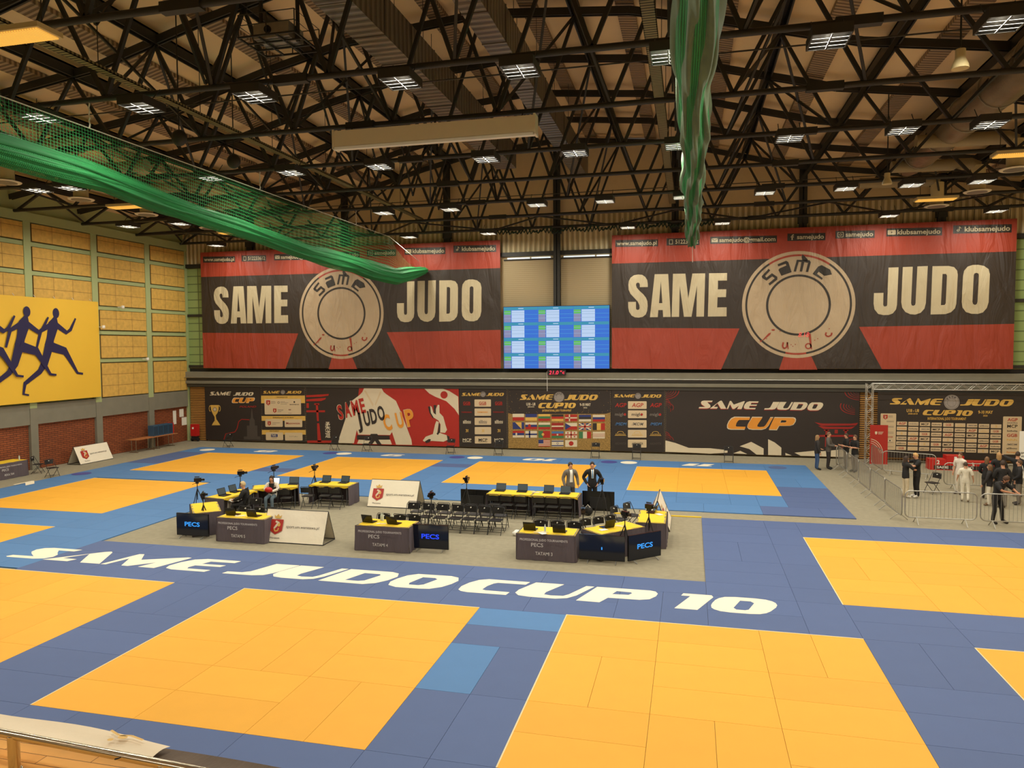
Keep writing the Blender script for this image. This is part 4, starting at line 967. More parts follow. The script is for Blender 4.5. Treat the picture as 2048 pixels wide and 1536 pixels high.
A.poly('judogi_print', 'ban_black', 5, [(722, 642), (890, 645), (905, 625), (985, 625), (1000, 645), (1145, 648), (1145, 700), (1000, 700), (1042, 765), (985, 762), (955, 715), (918, 760), (860, 758), (900, 706), (722, 700)])
def slant(word, letters, col, und=None, part='title'):
    for ch, (x0, y0, x1, y1, rot) in zip(word, letters):
        if und: A.text(part, und, 6, ch, x0-5, y0+5, x1+3, y1-4, .035, rot=rot)
        A.text(part, col, 7, ch, x0, y0, x1, y1, .035, rot=rot)
slant('SAME', ((495, 435, 560, 262, -.2), (580, 410, 665, 232, -.2), (680, 382, 770, 205, -.2), (785, 352, 850, 175, -.2)), 'ban_red', 'ban_white')
slant('JUDO', ((740, 545, 800, 360, -.18), (830, 520, 910, 345, -.18), (918, 492, 1000, 310, -.18), (1010, 450, 1100, 275, -.18)), 'ban_black')
slant('CUP', ((1095, 580, 1190, 390, -.25), (1250, 545, 1340, 360, -.2), (1375, 525, 1480, 320, -.22)), 'ban_orange', 'ban_panel')
A.poly('wave_print', 'ban_white', 2, [(1590, 38), (1820, 38), (1900, 70), (2005, 140), (2010, 380), (1960, 300), (1860, 200), (1720, 140), (1650, 100)]); A.ell('wave_print', 'ban_red', 3, 1832, 118, 44, 48, 24)
A.poly('throw_print', 'ban_black', 3, [(1632, 270), (1655, 268), (1700, 330), (1720, 420), (1690, 420), (1650, 350)]).poly('throw_print', 'ban_black', 3, [(1702, 250), (1735, 250), (1730, 380), (1706, 360)])
A.poly('throw_print', 'ban_white', 4, [(1660, 258), (1680, 275), (1700, 350), (1730, 375), (1730, 300), (1755, 245), (1774, 250), (1775, 350), (1820, 400), (1850, 520), (1865, 570), (1840, 610), (1780, 605), (1785, 500), (1760, 450), (1700, 410), (1668, 350)])
A.poly('throw_print', 'ban_white', 4, [(1735, 455), (1765, 470), (1745, 600), (1860, 640), (1870, 700), (1820, 725), (1680, 715), (1580, 725), (1563, 710), (1600, 660), (1690, 625), (1718, 500)])
A.poly('throw_print', 'ban_black', 5, [(1590, 720), (1640, 690), (1665, 695), (1650, 730), (1605, 745)]).poly('throw_print', 'ban_black', 3, [(1860, 640), (1895, 660), (1890, 700), (1965, 705), (1960, 728), (1860, 725)]).poly('throw_print', 'ban_black', 5, [(1765, 480), (1780, 505), (1778, 600), (1750, 640), (1735, 620), (1755, 590)])
for k in range(26): A.ell('eyelet', 'ban_panel', 8, 52, 35+k*27, 3, 3, 6)
A.build(wall_T(0, 0, 0), t)
def sponsor_col(A, title, c0, c1, c2, x_l, w, ys, names, kinds, pw, ph):
    pass
# b4 sponsors GGB
t, A, W, H = lower(-13.09, -10.2, 1330, 1832, 188, 193, 783, 797, 'black banner with five cream sponsor panels right of the judo jacket banner')
A.race('title', 'ban_gold', 2, 'SAME', 1355, 262, 1562, 230); A.race('title', 'ban_gold', 2, 'JUDO', 1612, 263, 1798, 232); emblem(A, 1580, 245, 28)
for (y0, y1), nm, cc, c3 in zip(((298, 372), (390, 465), (485, 560), (580, 655), (675, 750)), ('GGB', 'FURMANIAK', 'alibou', '3l', 'MCP'), ('ban_red', 'ban_orange', 'ban_grey', 'ban_gold', 'ban_black'), ('ban_red', 'ban_darkred', 'ban_white', 'ban_gold', 'ban_white')):
    A.rrect('sponsor_panel', 'ban_panel', 2, 1490, y0, 1662, y1, 6); m_ = (y0+y1)/2
    hh = 14 if nm != 'FURMANIAK' else 7; ww = {'GGB': 38, 'FURMANIAK': 55, 'alibou': 42, '3l': 14, 'MCP': 46}[nm]
    A.text('sponsor_print', cc, 3, nm, 1576-ww, m_+hh, 1576+ww, m_-hh, .02)
    for cx in (1408, 1742): A.text('sponsor_print', c3, 3, nm, cx-ww, m_+hh, cx+ww, m_-hh, .02)
    if nm in ('GGB', 'alibou', 'MCP'):
        for cx in (1408, 1576, 1742): A.rect('sponsor_print', c3 if cx != 1576 else cc, 3, cx-ww, m_+hh+8, cx+ww, m_+hh+4)
for k in range(34): A.ell('eyelet', 'ban_panel', 8, 1828, 200+k*17.4, 2, 2, 6)
A.build(wall_T(0, 0, 0), t)
# b5 flags
t, A, W, H = lower(-10.18, -4.28, 105, 1345, 42, 55, 755, 800, 'black and gold banner with rows of national flags below the LED screen')
A.poly('gold_glow', 'ban_glitter', 1, [(110, 330), (165, 345), (1285, 345), (1340, 330), (1340, 795), (110, 755)])
A.race('title', 'ban_gold', 2, 'SAME', 255, 172, 668, 108); A.race('title', 'ban_gold', 2, 'JUDO', 795, 178, 1195, 113); emblem(A, 733, 140, 62)
A.race('title', 'ban_gold', 2, 'CUP', 482, 275, 790, 210); A.race('title', 'ban_gold', 2, '10', 790, 275, 935, 210)
A.text('title', 'ban_white', 2, 'U18 - U8', 335, 240, 445, 208, .03); A.text('title', 'ban_white', 2, '2008-2018', 350, 263, 430, 250, .02); A.text('title', 'ban_white', 2, '9-10 MAY', 980, 248, 1110, 216, .03); A.text('title', 'ban_white', 2, '2026', 1023, 277, 1067, 262, .02)
A.text('title', 'ban_gold', 2, 'INTERNATIONAL JUDO TOURNAMENT', 530, 315, 880, 291, .02)
FL = [(165, 340), (322, 343), (482, 345), (643, 350), (806, 352), (970, 356), (1134, 358)]
def flag(x, y, kind):
    w, h = 142, 82
    def bands(cols, vert=False):
        n = len(cols)
        for i, c in enumerate(cols):
            if vert: A.rect('flag#'+kind, c, 3, x+w*i/n, y+h, x+w*(i+1)/n, y)
            else: A.rect('flag#'+kind, c, 3, x, y+h*(i+1)/n, x+w, y+h*i/n)
    def cross(c, cx, t_, z=4): A.rect('flag#'+kind, c, z, x+w*cx-t_/2, y+h, x+w*cx+t_/2, y); A.rect('flag#'+kind, c, z, x, y+h/2+t_/2, x+w, y+h/2-t_/2)
    Wt, R, B, G, Y, K = 'ban_white', 'ban_red', 'ban_darkblue', 'ban_green', 'ban_gold', 'ban_black'
    if kind == 'pl': bands([Wt, R])
    if kind == 'ua': bands([B, Y])
    if kind == 'lt': bands([Y, G, R])
    if kind == 'de': bands([K, R, Y])
    if kind == 'dk': bands([R]); cross(Wt, .36, 14)
    if kind == 'ee': bands([B, K, Wt])
    if kind == 'si': bands([Wt, B, R])
    if kind == 'ba': bands([B]); A.poly('flag#'+kind, Y, 4, [(x+30, y), (x+110, y), (x+110, y+h)])
    if kind == 'sk': bands([Wt, B, R]); A.ell('flag#'+kind, R, 4, x+50, y+h*.5, 18, 22, 10)
    if kind == 'bg': bands([Wt, G, R])
    if kind == 'lv': A.rect('flag#'+kind, 'ban_darkred', 3, x, y+h, x+w, y).rect('flag#'+kind, Wt, 4, x, y+h*.6, x+w, y+h*.4)
    if kind == 'cz': bands([Wt, R]); A.poly('flag#'+kind, B, 4, [(x, y), (x+70, y+h/2), (x, y+h)])
    if kind == 'gb': bands([B]); A.line('flag#'+kind, Wt, 4, [(x, y), (x+w, y+h)], 14).line('flag#'+kind, Wt, 4, [(x, y+h), (x+w, y)], 14); cross(Wt, .5, 26, 5); cross(R, .5, 14, 6)
    if kind == 'be': bands([K, Y, R], True)
    if kind == 'rs': bands([R, B, Wt]); A.ell('flag#'+kind, Wt, 4, x+45, y+40, 12, 18, 8)
    if kind == 'fi': bands([Wt]); cross(B, .36, 18)
    if kind == 'pt': A.rect('flag#'+kind, G, 3, x, y+h, x+55, y).rect('flag#'+kind, R, 3, x+55, y+h, x+w, y).ell('flag#'+kind, Y, 4, x+55, y+h/2, 16, 18, 10)
    if kind == 'az': bands(['ban_blue', R, G]); A.ell('flag#'+kind, Wt, 4, x+70, y+h/2, 10, 11, 10)
    if kind == 'ge':
        bands([Wt]); cross(R, .5, 14)
        for a in (.22, .78):
            for b in (.22, .78): A.rect('flag#'+kind, R, 4, x+w*a-8, y+h*b+8, x+w*a+8, y+h*b-8)
    if kind == 'it': bands([G, Wt, R], True)
    if kind == 'by': bands([Wt]); [A.rect('flag#'+kind, R, 4, x, y+h*q+4, x+w, y+h*q) for q in (.3, .5, .7)]; 
    if kind == 'us': bands([R, Wt]*4+[R]); A.rect('flag#'+kind, B, 4, x, y+h*.55, x+60, y)
    if kind == 'il': bands([Wt]); A.rect('flag#'+kind, B, 4, x, y+20, x+w, y+8).rect('flag#'+kind, B, 4, x, y+h-8, x+w, y+h-20).ell('flag#'+kind, B, 4, x+w/2, y+h/2, 14, 14, 6, inner=.7)
    if kind == 'jp': bands([Wt]); A.ell('flag#'+kind, R, 4, x+w/2, y+h/2, 28, 28, 18)
for r, ks in enumerate((('pl', 'ua', 'lt', 'de', 'dk', 'ee', 'si'), ('ba', 'sk', 'bg', 'lv', 'cz', 'gb', 'be'), ('rs', 'fi', 'pt', 'az', 'ge', 'it', 'by'))):
    for (x, y), k_ in zip(FL, ks): flag(x, y+r*103, k_)
for (x, y), k_ in zip(FL[2:5], ('us', 'il', 'jp')): flag(x, y+312, k_)
for x in (108, 1341):
    for k in range(32): A.ell('eyelet', 'ban_panel', 8, x, 55+k*22.5, 2.6, 2.6, 6)
rr = random.Random(5)
for k in range(60):
    x, y = rr.uniform(120, 1330), rr.uniform(60, 340); A.ell('gold_glow', 'ban_gold', 1, x, y, 2.4, 2.4, 5)
A.build(wall_T(0, 0, 0), t)
# b6 sponsors AGP
t, A, W, H = lower(-4.26, -1.34, 1347, 2000, 55, 60, 800, 815, 'black banner with five cream sponsor panels right of the flag banner')
A.race('title', 'ban_gold', 2, 'SAME', 1378, 145, 1640, 108); A.race('title', 'ban_gold', 2, 'JUDO', 1715, 148, 1958, 110); emblem(A, 1675, 127, 36)
for (y0, y1), nm, cc, c3 in zip(((192, 285), (303, 398), (422, 515), (540, 635), (660, 757)), ('AGP', 'miglo', '/MIDM', 'm', 'HIGHVITA'), ('ban_red', 'ban_dim', 'ban_grey', 'ban_gold', 'ban_dim'), ('ban_red', 'ban_grey', 'ban_blue', 'ban_gold', 'ban_dim')):
    A.rrect('sponsor_panel', 'ban_panel', 2, 1553, y0, 1780, y1, 8); m_ = (y0+y1)/2; hh = {'AGP': 24, 'miglo': 18, '/MIDM': 18, 'm': 12, 'HIGHVITA': 14}[nm]; ww = 68
    for cx, c_ in ((1462, c3), (1667, cc), (1888, c3)):
        if nm == 'm':
            A.rect('sponsor_print', c_, 3, cx-70, m_+24, cx+70, m_+19).ell('sponsor_print', c_, 3, cx, m_-5, 42, 26, 14, 180, 360, inner=.85)
            for q in range(-3, 4): A.rect('sponsor_print', c_, 3, cx+q*18-3, m_+20, cx+q*18+3, m_-2)
        else: A.text('sponsor_print', c_, 3, nm, cx-ww, m_+hh, cx+ww, m_-hh, .015, shear=8 if nm != 'miglo' else 0)
        if nm == 'miglo': A.ell('sponsor_print', 'ban_red', 4, cx+54, m_+2, 15, 15, 14)
for k in range(34): A.ell('eyelet', 'ban_panel', 8, 1995, 70+k*21.5, 2.6, 2.6, 6)
A.build(wall_T(0, 0, 0), t)
# b7 large black
t, A, W, H = lower(-1.32, 8.45, 58, 1940, 203, 207, 808, 872, 'large black lower banner with a red torii gate at its right end')
A.race('title', 'ban_darkred', 1, 'SAME', 396, 385, 986, 306, slope=.012); A.race('title', 'ban_darkred', 1, 'JUDO', 1042, 395, 1602, 316, slope=.012)
A.race('title', 'ban_white', 2, 'SAME', 398, 378, 990, 300, slope=.012); A.race('title', 'ban_white', 2, 'JUDO', 1045, 388, 1606, 310, slope=.012)
A.race('title', 'ban_white', 2, 'CUP', 682, 588, 1352, 458, slope=.012); A.race('title', 'ban_orange', 3, 'CUP', 690, 580, 1343, 466, slope=.012)
A.poly('white_shape', 'ban_white', 1, [(60, 690), (160, 715), (300, 765), (520, 770), (690, 790), (690, 815), (520, 825), (300, 812), (60, 802)])
A.poly('white_shape', 'ban_white', 1, [(810, 752), (922, 708), (1044, 775), (1044, 838), (975, 836), (905, 780)]).poly('white_shape', 'ban_white', 1, [(1086, 682), (1150, 715), (1215, 768), (1215, 845), (1088, 840)]).poly('white_shape', 'ban_white', 1, [(745, 822), (815, 797), (885, 830)]).poly('white_shape', 'ban_white', 1, [(1253, 820), (1315, 846), (1255, 845)])
A.poly('white_shape', 'ban_white', 1, [(1340, 818), (1520, 800), (1600, 805), (1850, 780), (1940, 765), (1940, 868), (1400, 850)])
RD = 'ban_darkred'
A.poly('torii_print', RD, 2, [(1527, 512), (1600, 525), (1860, 526), (1930, 518), (1912, 545), (1590, 550)]).poly('torii_print', RD, 2, [(1560, 548), (1640, 558), (1840, 560), (1905, 552), (1868, 580), (1610, 580)])
for x in (1640, 1818): A.rect('torii_print', RD, 2, x-24, 600, x+24, 588).poly('torii_print', RD, 2, [(x-10, 590), (x+10, 590), (x+14, 760), (x-14, 760)])
A.rect('torii_print', RD, 2, 1715, 625, 1745, 588).rect('torii_print', RD, 2, 1572, 660, 1890, 640)
for cx, cy, a0, a1 in ((60, 205, 0, 90), (1940, 205, 90, 180), (60, 690, -90, 0), (1900, 350, 90, 200), (60, 370, -90, 30), (1920, 760, 120, 260)):
    for r in (35, 60, 85, 110, 140): A.ell('wave_print', 'ban_darkred', 1, cx, cy, r if not (cx == 60 and r > 90 and cy > 300) else 60, r*.6, 14, a0, a1, inner=.94) if 60 <= cx+r*cos(radians((a0+a1)/2)) <= 1935 else None
for k in range(32): A.ell('eyelet', 'ban_panel', 8, 62, 215+k*18.4, 2.2, 2.2, 6)
# keep arcs inside the cloth
for key in list(A.L):
    V, Fs = A.L[key]; A.L[key] = ([(min(max(u, 0), W), min(max(v, 0), H)) for u, v in V], Fs)
A.build(wall_T(0, 0, 0), t)
# gate backdrop
t = thing('podium_backdrop', 'black and gold backdrop with a grid of sponsor cards in the truss gate', 'backdrop', (9.12, 39.85, .25))
W, H = 6.95, 3.25; MB().box(0, W, .001, .02, 0, H).build('cloth', MATS['ban_black'], t)
A = Art(quad_map(225, 2200, 222, 232, 1082, 1100, W, H))
A.race('title', 'ban_gold', 2, 'SAME', 382, 382, 1062, 298, slope=.01); A.race('title', 'ban_gold', 2, 'JUDO', 1275, 392, 1932, 308, slope=.006); emblem(A, 1170, 348, 98)
A.race('title', 'ban_gold', 2, 'CUP', 808, 520, 1225, 450, slope=.01); A.race('title', 'ban_gold', 2, '10', 1228, 524, 1438, 452, slope=.01)
A.text('title', 'ban_gold', 2, 'U18 - U8', 600, 480, 760, 442, .03); A.text('title', 'ban_gold', 2, '2008-2018', 620, 512, 742, 494, .02); A.text('title', 'ban_gold', 2, '9-10 MAY', 1502, 494, 1682, 456, .03); A.text('title', 'ban_gold', 2, '2026', 1562, 530, 1618, 510, .02); A.text('title', 'ban_gold', 2, 'INTERNATIONAL JUDO TOURNAMENT', 872, 580, 1355, 548, .02)
grid = ['AGP,miglo,MCP,highvita,GGB,hall,/MIDM,alibou,3l', 'furman,highvita,/MIDM,MCP,miglo,alibou,AGP,hall,GGB', '3l,hall,GGB,alibou,AGP,highvita,MCP,miglo,/MIDM', '/MIDM,AGP,MCP,miglo,3l,highvita,hall,alibou,GGB', 'alibou,furman,3l,GGB,MCP,miglo,/MIDM,AGP,highvita', 'GGB,hall,alibou,highvita,AGP,furman,highvita,3l,MCP']
GC = {'AGP': 'ban_red', 'GGB': 'ban_red', 'MCP': 'ban_black', 'miglo': 'ban_grey', 'highvita': 'ban_dim', 'hall': 'ban_gold', '/MIDM': 'ban_grey', 'alibou': 'ban_dim', '3l': 'ban_gold', 'furman': 'ban_orange'}
for r, row in enumerate(grid):
    for c, nm in enumerate(row.split(',')):
        x0 = 480+c*147.5-r*1.0; y0 = 608+c*2.9+r*65.5; pk = '#%d_%d' % (r, c); A.rrect('sponsor_card'+pk, 'ban_panel', 2, x0, y0, x0+130, y0+50, 6)
        ww = {'AGP': 46, 'GGB': 34, 'MCP': 48, '3l': 10}.get(nm, 54); hh = {'AGP': 15, 'GGB': 13, 'MCP': 13, '3l': 14}.get(nm, 9)
        if nm == 'hall': A.rect('sponsor_card'+pk, 'ban_gold', 3, x0+20, y0+38, x0+110, y0+34).ell('sponsor_card'+pk, 'ban_gold', 3, x0+65, y0+28, 24, 12, 8, 180, 360, inner=.8)
        else: A.text('sponsor_card'+pk, GC[nm], 3, nm, x0+65-ww, y0+25+hh, x0+65+ww, y0+25-hh, .02, shear=5 if nm in ('AGP', '/MIDM') else 0)
A.rrect('side_card', 'ban_panel', 2, 266, 502, 468, 985, 10); A.rrect('side_card#2', 'ban_panel', 2, 1808, 528, 2035, 1020, 10)
shield(A, 300, 520, 58, 62)
for y in (530, 540, 552): A.rect('sponsor_print', 'ban_grey', 3, 368, y+3, 425, y)
for y in (600, 612, 670, 682, 745, 760, 885, 940): A.rect('sponsor_print', 'ban_grey', 3, 345, y+4, 440, y)
A.text('sponsor_print', 'ban_red', 3, 'Mazowsze', 345, 820, 430, 802, .02); A.rect('sponsor_print', 'ban_white', 3, 368, 878, 418, 846).ell('sponsor_print', 'ban_black', 4, 393, 862, 10, 10, 8)
for y, nm in ((588, 'AGP'), (620, 'miglo'), (672, 'MCP'), (725, 'highvita'), (790, 'GGB'), (840, 'hall'), (900, '/MIDM'), (950, 'alibou'), (1000, 'furman')):
    A.text('sponsor_print', GC[nm], 3, nm if nm != 'hall' else 'hhh', 1860, y, 1985, y-(38 if nm in ('AGP', 'MCP', 'GGB') else 22), .02)
rr = random.Random(9)
for k in range(150):
    x, y = rr.uniform(240, 2190), rr.uniform(235, 600); A.ell('gold_speck', 'ban_dim', 1, x, y, 3, 3, 5)
A.build(wall_T(0, 0, 0), t)
# slatted wood by the left corner, fire box, papers
tag(MB().box(-31.3, -30.2, YB-.2, YB-.02, FZ, 3.42).build('slatted_panel', MATS['wood_slats']), 'brown horizontal wood slats covering the wall between the left corner and the banners', 'panel')
tag(MB().box(8.5, 17.5, YB-.2, YB-.02, FZ, 3.42).build('slatted_panel', MATS['wood_slats']), 'brown horizontal wood slats covering the wall behind the truss gate', 'panel')
t = thing('fire_box', 'red fire equipment box on small wheels in the left back corner', 'box', (-30.75, 40.45, FZ))
MB().box(-.22, .22, -.15, .15, .35, 1.1).build('cabinet', MATS['red_box'], t); MB().box(-.1, .02, -.155, -.15, .8, .92).build('label_plate', MATS['paper'], t)
MB().box(-.18, .18, -.12, .12, .12, .35).build('stand', MATS['black'], t)
for sx in (-.22, .22): MB().lathe((sx, 0, .12), [(.12, -.03), (.12, .03)], 14, 'x').build('wheel', MATS['black'], t)
for k, (y, z0, z1, w_) in enumerate(((39.4, 1.15, 2.0, .28), (40.0, 1.55, 2.05, .38), (40.2, 1.0, 1.5, .45))):
    tag(MB().box(XL+.08, XL+.1, y, y+w_, z0, z1).build('paper_sheet', MATS['paper']), ('narrow tall white notice on the brick wall near the corner', 'upper white notice on the brick wall in the corner', 'lower white notice on the brick wall in the corner')[k], 'notice')
# runner banner on the left wall: plain stand-in runners
t = thing('runner_banner', 'large yellow banner with dark running figures hanging on the left wall', 'banner', (XL+.36, 20.0, 3.3))
W, H = 13.4, 5.15
MB().box(0, .02, 0, W, 0, H).build('cloth', MATS['runner_yellow'], t)
A = Art()
def runner(cx, s=1.0, zz=0):
    N = 'navy'; g = lambda *P: [(cx+x*s, y*s) for x, y in P]
    A.ell('runner_print', N, zz+1, cx+.35*s, 4.42*s, .2*s, .26*s, 18)
    A.stroke('runner_print', N, zz+2, g((.3, 4.2), (.18, 3.85), (-.05, 3.1), (-.15, 2.75)), [.2*s, .62*s, .45*s, .5*s])
    A.stroke('runner_print', N, zz+3, g((.3, 3.85), (.95, 3.45), (1.2, 3.6), (1.55, 4.2)), [.3*s, .22*s, .18*s, .1*s]); A.stroke('runner_print', N, zz+4, g((.05, 3.85), (-.6, 3.5), (-.85, 2.7)), [.28*s, .2*s, .12*s])
    A.stroke('runner_print', N, zz+5, g((-.1, 2.75), (.8, 2.5), (1.0, 2.2), (1.55, 1.35), (1.9, 1.3)), [.5*s, .4*s, .28*s, .14*s, .1*s])
    A.stroke('runner_print', N, zz+6, g((-.15, 2.75), (-.45, 1.9), (-.75, 1.5), (-1.6, .95), (-1.7, .45), (-1.4, .38)), [.5*s, .4*s, .28*s, .2*s, .14*s, .08*s])
for q, cx in enumerate((10.3, 8.6, 6.7, 4.6)): runner(cx, 1.0, q*7)
A.build(left_T(.025, 0, 0), t)
for k in range(12): MB().tube([(.01, .3+k*1.15, H-.01), (-.1, .3+k*1.15, H+.12)], .012, 5).build('eyelet_cord', MATS['rope'], t)
for i, (y, z) in enumerate(((35.0, 8.25), (36.8, 5.3), (33.55, 7.1))):
    t = thing('wall_camera', ('small white camera under the third beam of the left wall', 'small white camera on the lower beam of the left wall near the corner', 'small white camera at the edge of the yellow banner')[i], 'camera', (XL+.2, y, z))
    MB().box(0, .3, -.02, .02, -.02, .02).build('arm', MATS['white'], t); smooth_angle(MB().lathe((.34, 0, -.1), [(.05, 0), (.09, .05), (.08, .18)], 12).build('body', MATS['white'], t))

# ------------------------------------------------------------------ furniture
def make_table(w=1.6, d=.8, h=.75, skirt=('f', 'l', 'r'), print_txt=None, seed=0):
    t = thing('draped_table', 't', 'table'); rr = random.Random(seed)
    MB().box(-w/2, w/2, -d/2, d/2, h-.03, h).build('tabletop', MATS['grey_plastic'], t)
    for sx in (-1, 1):
        for sy in (-1, 1): MB().tube([(sx*(w/2-.1), sy*(d/2-.08), 0), (sx*(w/2-.1), sy*(d/2-.08), h-.03)], .018, 6).build('leg', MATS['grey_plastic'], t)
    ph = rr.random()*6
    def cloth(u, v):   # wraps over the edges
        x = (u-.5)*(w+.16); y = (v-.5)*(d+.16); z = h+.006
        ox = abs(x)-w/2; oy = abs(y)-d/2; dz = max(ox, oy, 0)
        if ox > 0: x = math.copysign(w/2+.012, x)
        if oy > 0: y = math.copysign(d/2+.012, y)
        return (x, y, z-dz*(1.0+.35*sin(u*23+ph)*(1 if oy > 0 else .5))+.002*sin(u*31+v*17))
    o = sheet('top_cloth', cloth, 28, 14, MATS['yellow_cloth'], t); o.data.polygons.foreach_set('use_smooth', [False]*len(o.data.polygons))
    def side(x0, y0, x1, y1, nx, ny):
        ex, ey = (x1-x0), (y1-y0); q_ = .045/math.hypot(ex, ey); x0 -= ex*q_; x1 += ex*q_; y0 -= ey*q_; y1 += ey*q_
        L = math.hypot(x1-x0, y1-y0); n = int(L*16)
        def f(u, v):
            k = (1-v)*.03+.004; q = k*sin(u*L*14+ph)+k*.6*sin(u*L*29+ph*2)
            return (x0+(x1-x0)*u+nx*(.02+q*.5+.03*(1-v)), y0+(y1-y0)*u+ny*(.02+q*.5+.03*(1-v)), .01+(h-.02)*v)
        return sheet('skirt', f, n, 5, MATS['skirt'], t)
    a, b = w/2, d/2
    if 'f' in skirt: side(-a, -b, a, -b, 0, -1)
    if 'l' in skirt: side(-a, b, -a, -b, -1, 0)
    if 'r' in skirt: side(a, -b, a, b, 1, 0)
    if 'b' in skirt: side(a, b, -a, b, 0, 1)
    if print_txt:
        A = Art(); P = 'skirt_print'
        A.text('skirt_print', P, 0, 'PROFESSIONAL JUDO TOURNAMENTS', -.72, .56, .5+.12, .62, .01)
        A.text('skirt_print', P, 0, 'PECS', -.4, .40, -.06, .5, .01)
        for k, L_ in enumerate((.16, .22, .26)): A.rect('skirt_print', 'skirt', 0, .0, .48-.04*k, L_, .49-.04*k)
        A.text('skirt_print', P, 0, print_txt, -.28, .17, .2, .26, .01)
        for o in A.build(wall_T(0, -b-.075, 0), t): pass
    return t
TB = [((-13.3, 19.87), 0, 'TATAMI 5', 'grey draped table with yellow top, printed TATAMI 5, beside the left PECS screen'),
      ((-8.65, 19.87), 0, 'TATAMI 4', 'front middle grey draped table with yellow top, in front of the chair rows'),
      ((-3.85, 20.0), 0, 'TATAMI 3', 'front right grey draped table with yellow top beside the black screens'),
      ((-15.35, 20.6), radians(-50), None, 'yellow topped table turned diagonally behind the left PECS screen'),
      ((-15.85, 22.75), radians(-100), None, 'yellow topped table beside the blonde seated person'),
      ((-15.1, 24.35), radians(209), None, 'yellow topped table behind the seated person holding a red bag'),
      ((-13.2, 25.3), radians(180), None, 'yellow topped table behind the row of chairs at the rear left of the island'),
      ((-6.16, 25.08), radians(180), None, 'left of the two joined yellow tables in front of the two men in suits'),
      ((-4.54, 25.08), radians(180), None, 'right of the two joined yellow tables in front of the two men in suits'),
      ((-2.1, 20.75), radians(46), None, 'yellow topped table turned diagonally behind the black screens at the right'),
      ((-1.1, 22.35), radians(90), None, 'yellow topped table beside the end of the white tent banner'),
      ((-30.75, 26.9), radians(90), 'MEDICAL TEAM', 'grey draped medical team table with yellow top by the left wall')]
for i, ((x, y), rz, tx, lb) in enumerate(TB):
    t = make_table(print_txt=tx, seed=i, skirt=('f', 'l', 'r'), w=1.6 if tx != 'MEDICAL TEAM' else 1.9)
    t.location = (x, y, FZ); t.rotation_euler = (0, 0, rz); t['label'] = lb; t['group'] = 'yellow topped officials tables'
# folding chairs
def make_chair():
    t = thing('folding_chair', 'c', 'chair'); K = MATS['chair_black']
    def back(u, v):
        a = (u-.5)*2; return (.2*a, .2+.03*(1-a*a)+(.02*v), .6+.2*v-.02*a*a*v)
    n = 8; vs = []; 
    mb = MB()
    P = [[back(i/n, j) for j in (0, 1)] for i in range(n+1)]
    vs = [p for q in P for p in q]+[(p[0], p[1]+.02, p[2]) for q in P for p in q]; m_ = 2*(n+1)
    fs = []
    for i in range(n): a = 2*i; fs += [(a, a+2, a+3, a+1), (m_+a, m_+a+1, m_+a+3, m_+a+2), (a, m_+a, m_+a+2, a+2), (a+1, a+3, m_+a+3, m_+a+1)]
    fs += [(0, 1, m_+1, m_), (2*n, m_+2*n, m_+2*n+1, 2*n+1)]
    mb.add(vs, fs).build('backrest', K, t, smooth=False)
    MB().lathe((0, .215, .75), [(.018, -.012), (.018, .03)], 10, 'y').build('back_button', MATS['paper'], t)
    MB().prism([(-.19, -.2), (.19, -.2), (.2, -.1), (.19, .17), (-.19, .17), (-.2, -.1)], .425, .45).build('seat', K, t)
    for sx in (-1, 1):
        MB().tube([(sx*.215, -.22, 0), (sx*.215, .02, .42), (sx*.215, .21, .78), (sx*.19, .225, .82)], .011, 6).build('front_leg', K, t)
        MB().tube([(sx*.2, .25, 0), (sx*.2, -.12, .42)], .011, 6).build('rear_leg', K, t)
    MB().tube([(-.215, -.16, .1), (.215, -.16, .1)], .009, 6).build('cross_bar', K, t)
    MB().tube([(-.2, .19, .07), (.2, .19, .07)], .009, 6).build('cross_bar', K, t)
    MB().tube([(-.19, .225, .82), (.19, .225, .82)], .011, 6).build('top_bar', K, t)
    return t
pc = Placer(make_chair())
def chairs(L, rz, lb, gp):
    names = ['first', 'second', 'third', 'fourth', 'fifth', 'sixth', 'seventh', 'eighth']
    for i, (x, y) in enumerate(L): pc((x, y, FZ), rz+random.uniform(-.06, .06), 'black folding chair, %s from the left %s' % (names[i], lb), gp)
chairs([(x, 22.15) for x in (-8.82, -8.3, -7.81, -7.3, -6.85, -6.4, -5.95)], 0, 'in the front line of the two chair rows', 'chairs in the two middle rows')
chairs([(x, 22.78) for x in (-8.85, -8.33, -7.83, -7.33, -6.87, -6.42, -5.96)], pi, 'in the rear line of the two chair rows', 'chairs in the two middle rows')
chairs([(-9.15, 20.5), (-8.62, 20.5), (-8.15, 20.55)], 0, 'behind the front middle table', 'chairs behind the front middle table')
chairs([(-4.25, 20.7), (-3.77, 20.72), (-3.27, 20.7)], 0, 'behind the front right table', 'chairs behind the front right table')
chairs([(-13.95, 20.5), (-13.45, 20.5), (-12.98, 20.52), (-12.55, 20.5)], 0, 'behind the front left table', 'chairs behind the front left table')
chairs([(-6.6, 24.4), (-6.14, 24.42), (-5.64, 24.4), (-5.02, 24.4), (-4.55, 24.42), (-4.08, 24.42)], pi, 'at the two joined tables', 'chairs at the two joined tables')
chairs([(-14.35, 23.85), (-13.75, 24.35), (-13.15, 24.5), (-12.65, 24.45)], radians(190), 'at the rear left tables', 'chairs at the rear left tables')
chairs([(-2.85, 21.2), (-2.5, 21.52), (-2.17, 21.85)], radians(46), 'behind the diagonal table on the right', 'chairs behind the diagonal table')
chairs([(-2.15, 23.1), (-1.8, 23.75)], radians(62), 'inside the corner by the white tent banner', 'chairs by the tent banner')
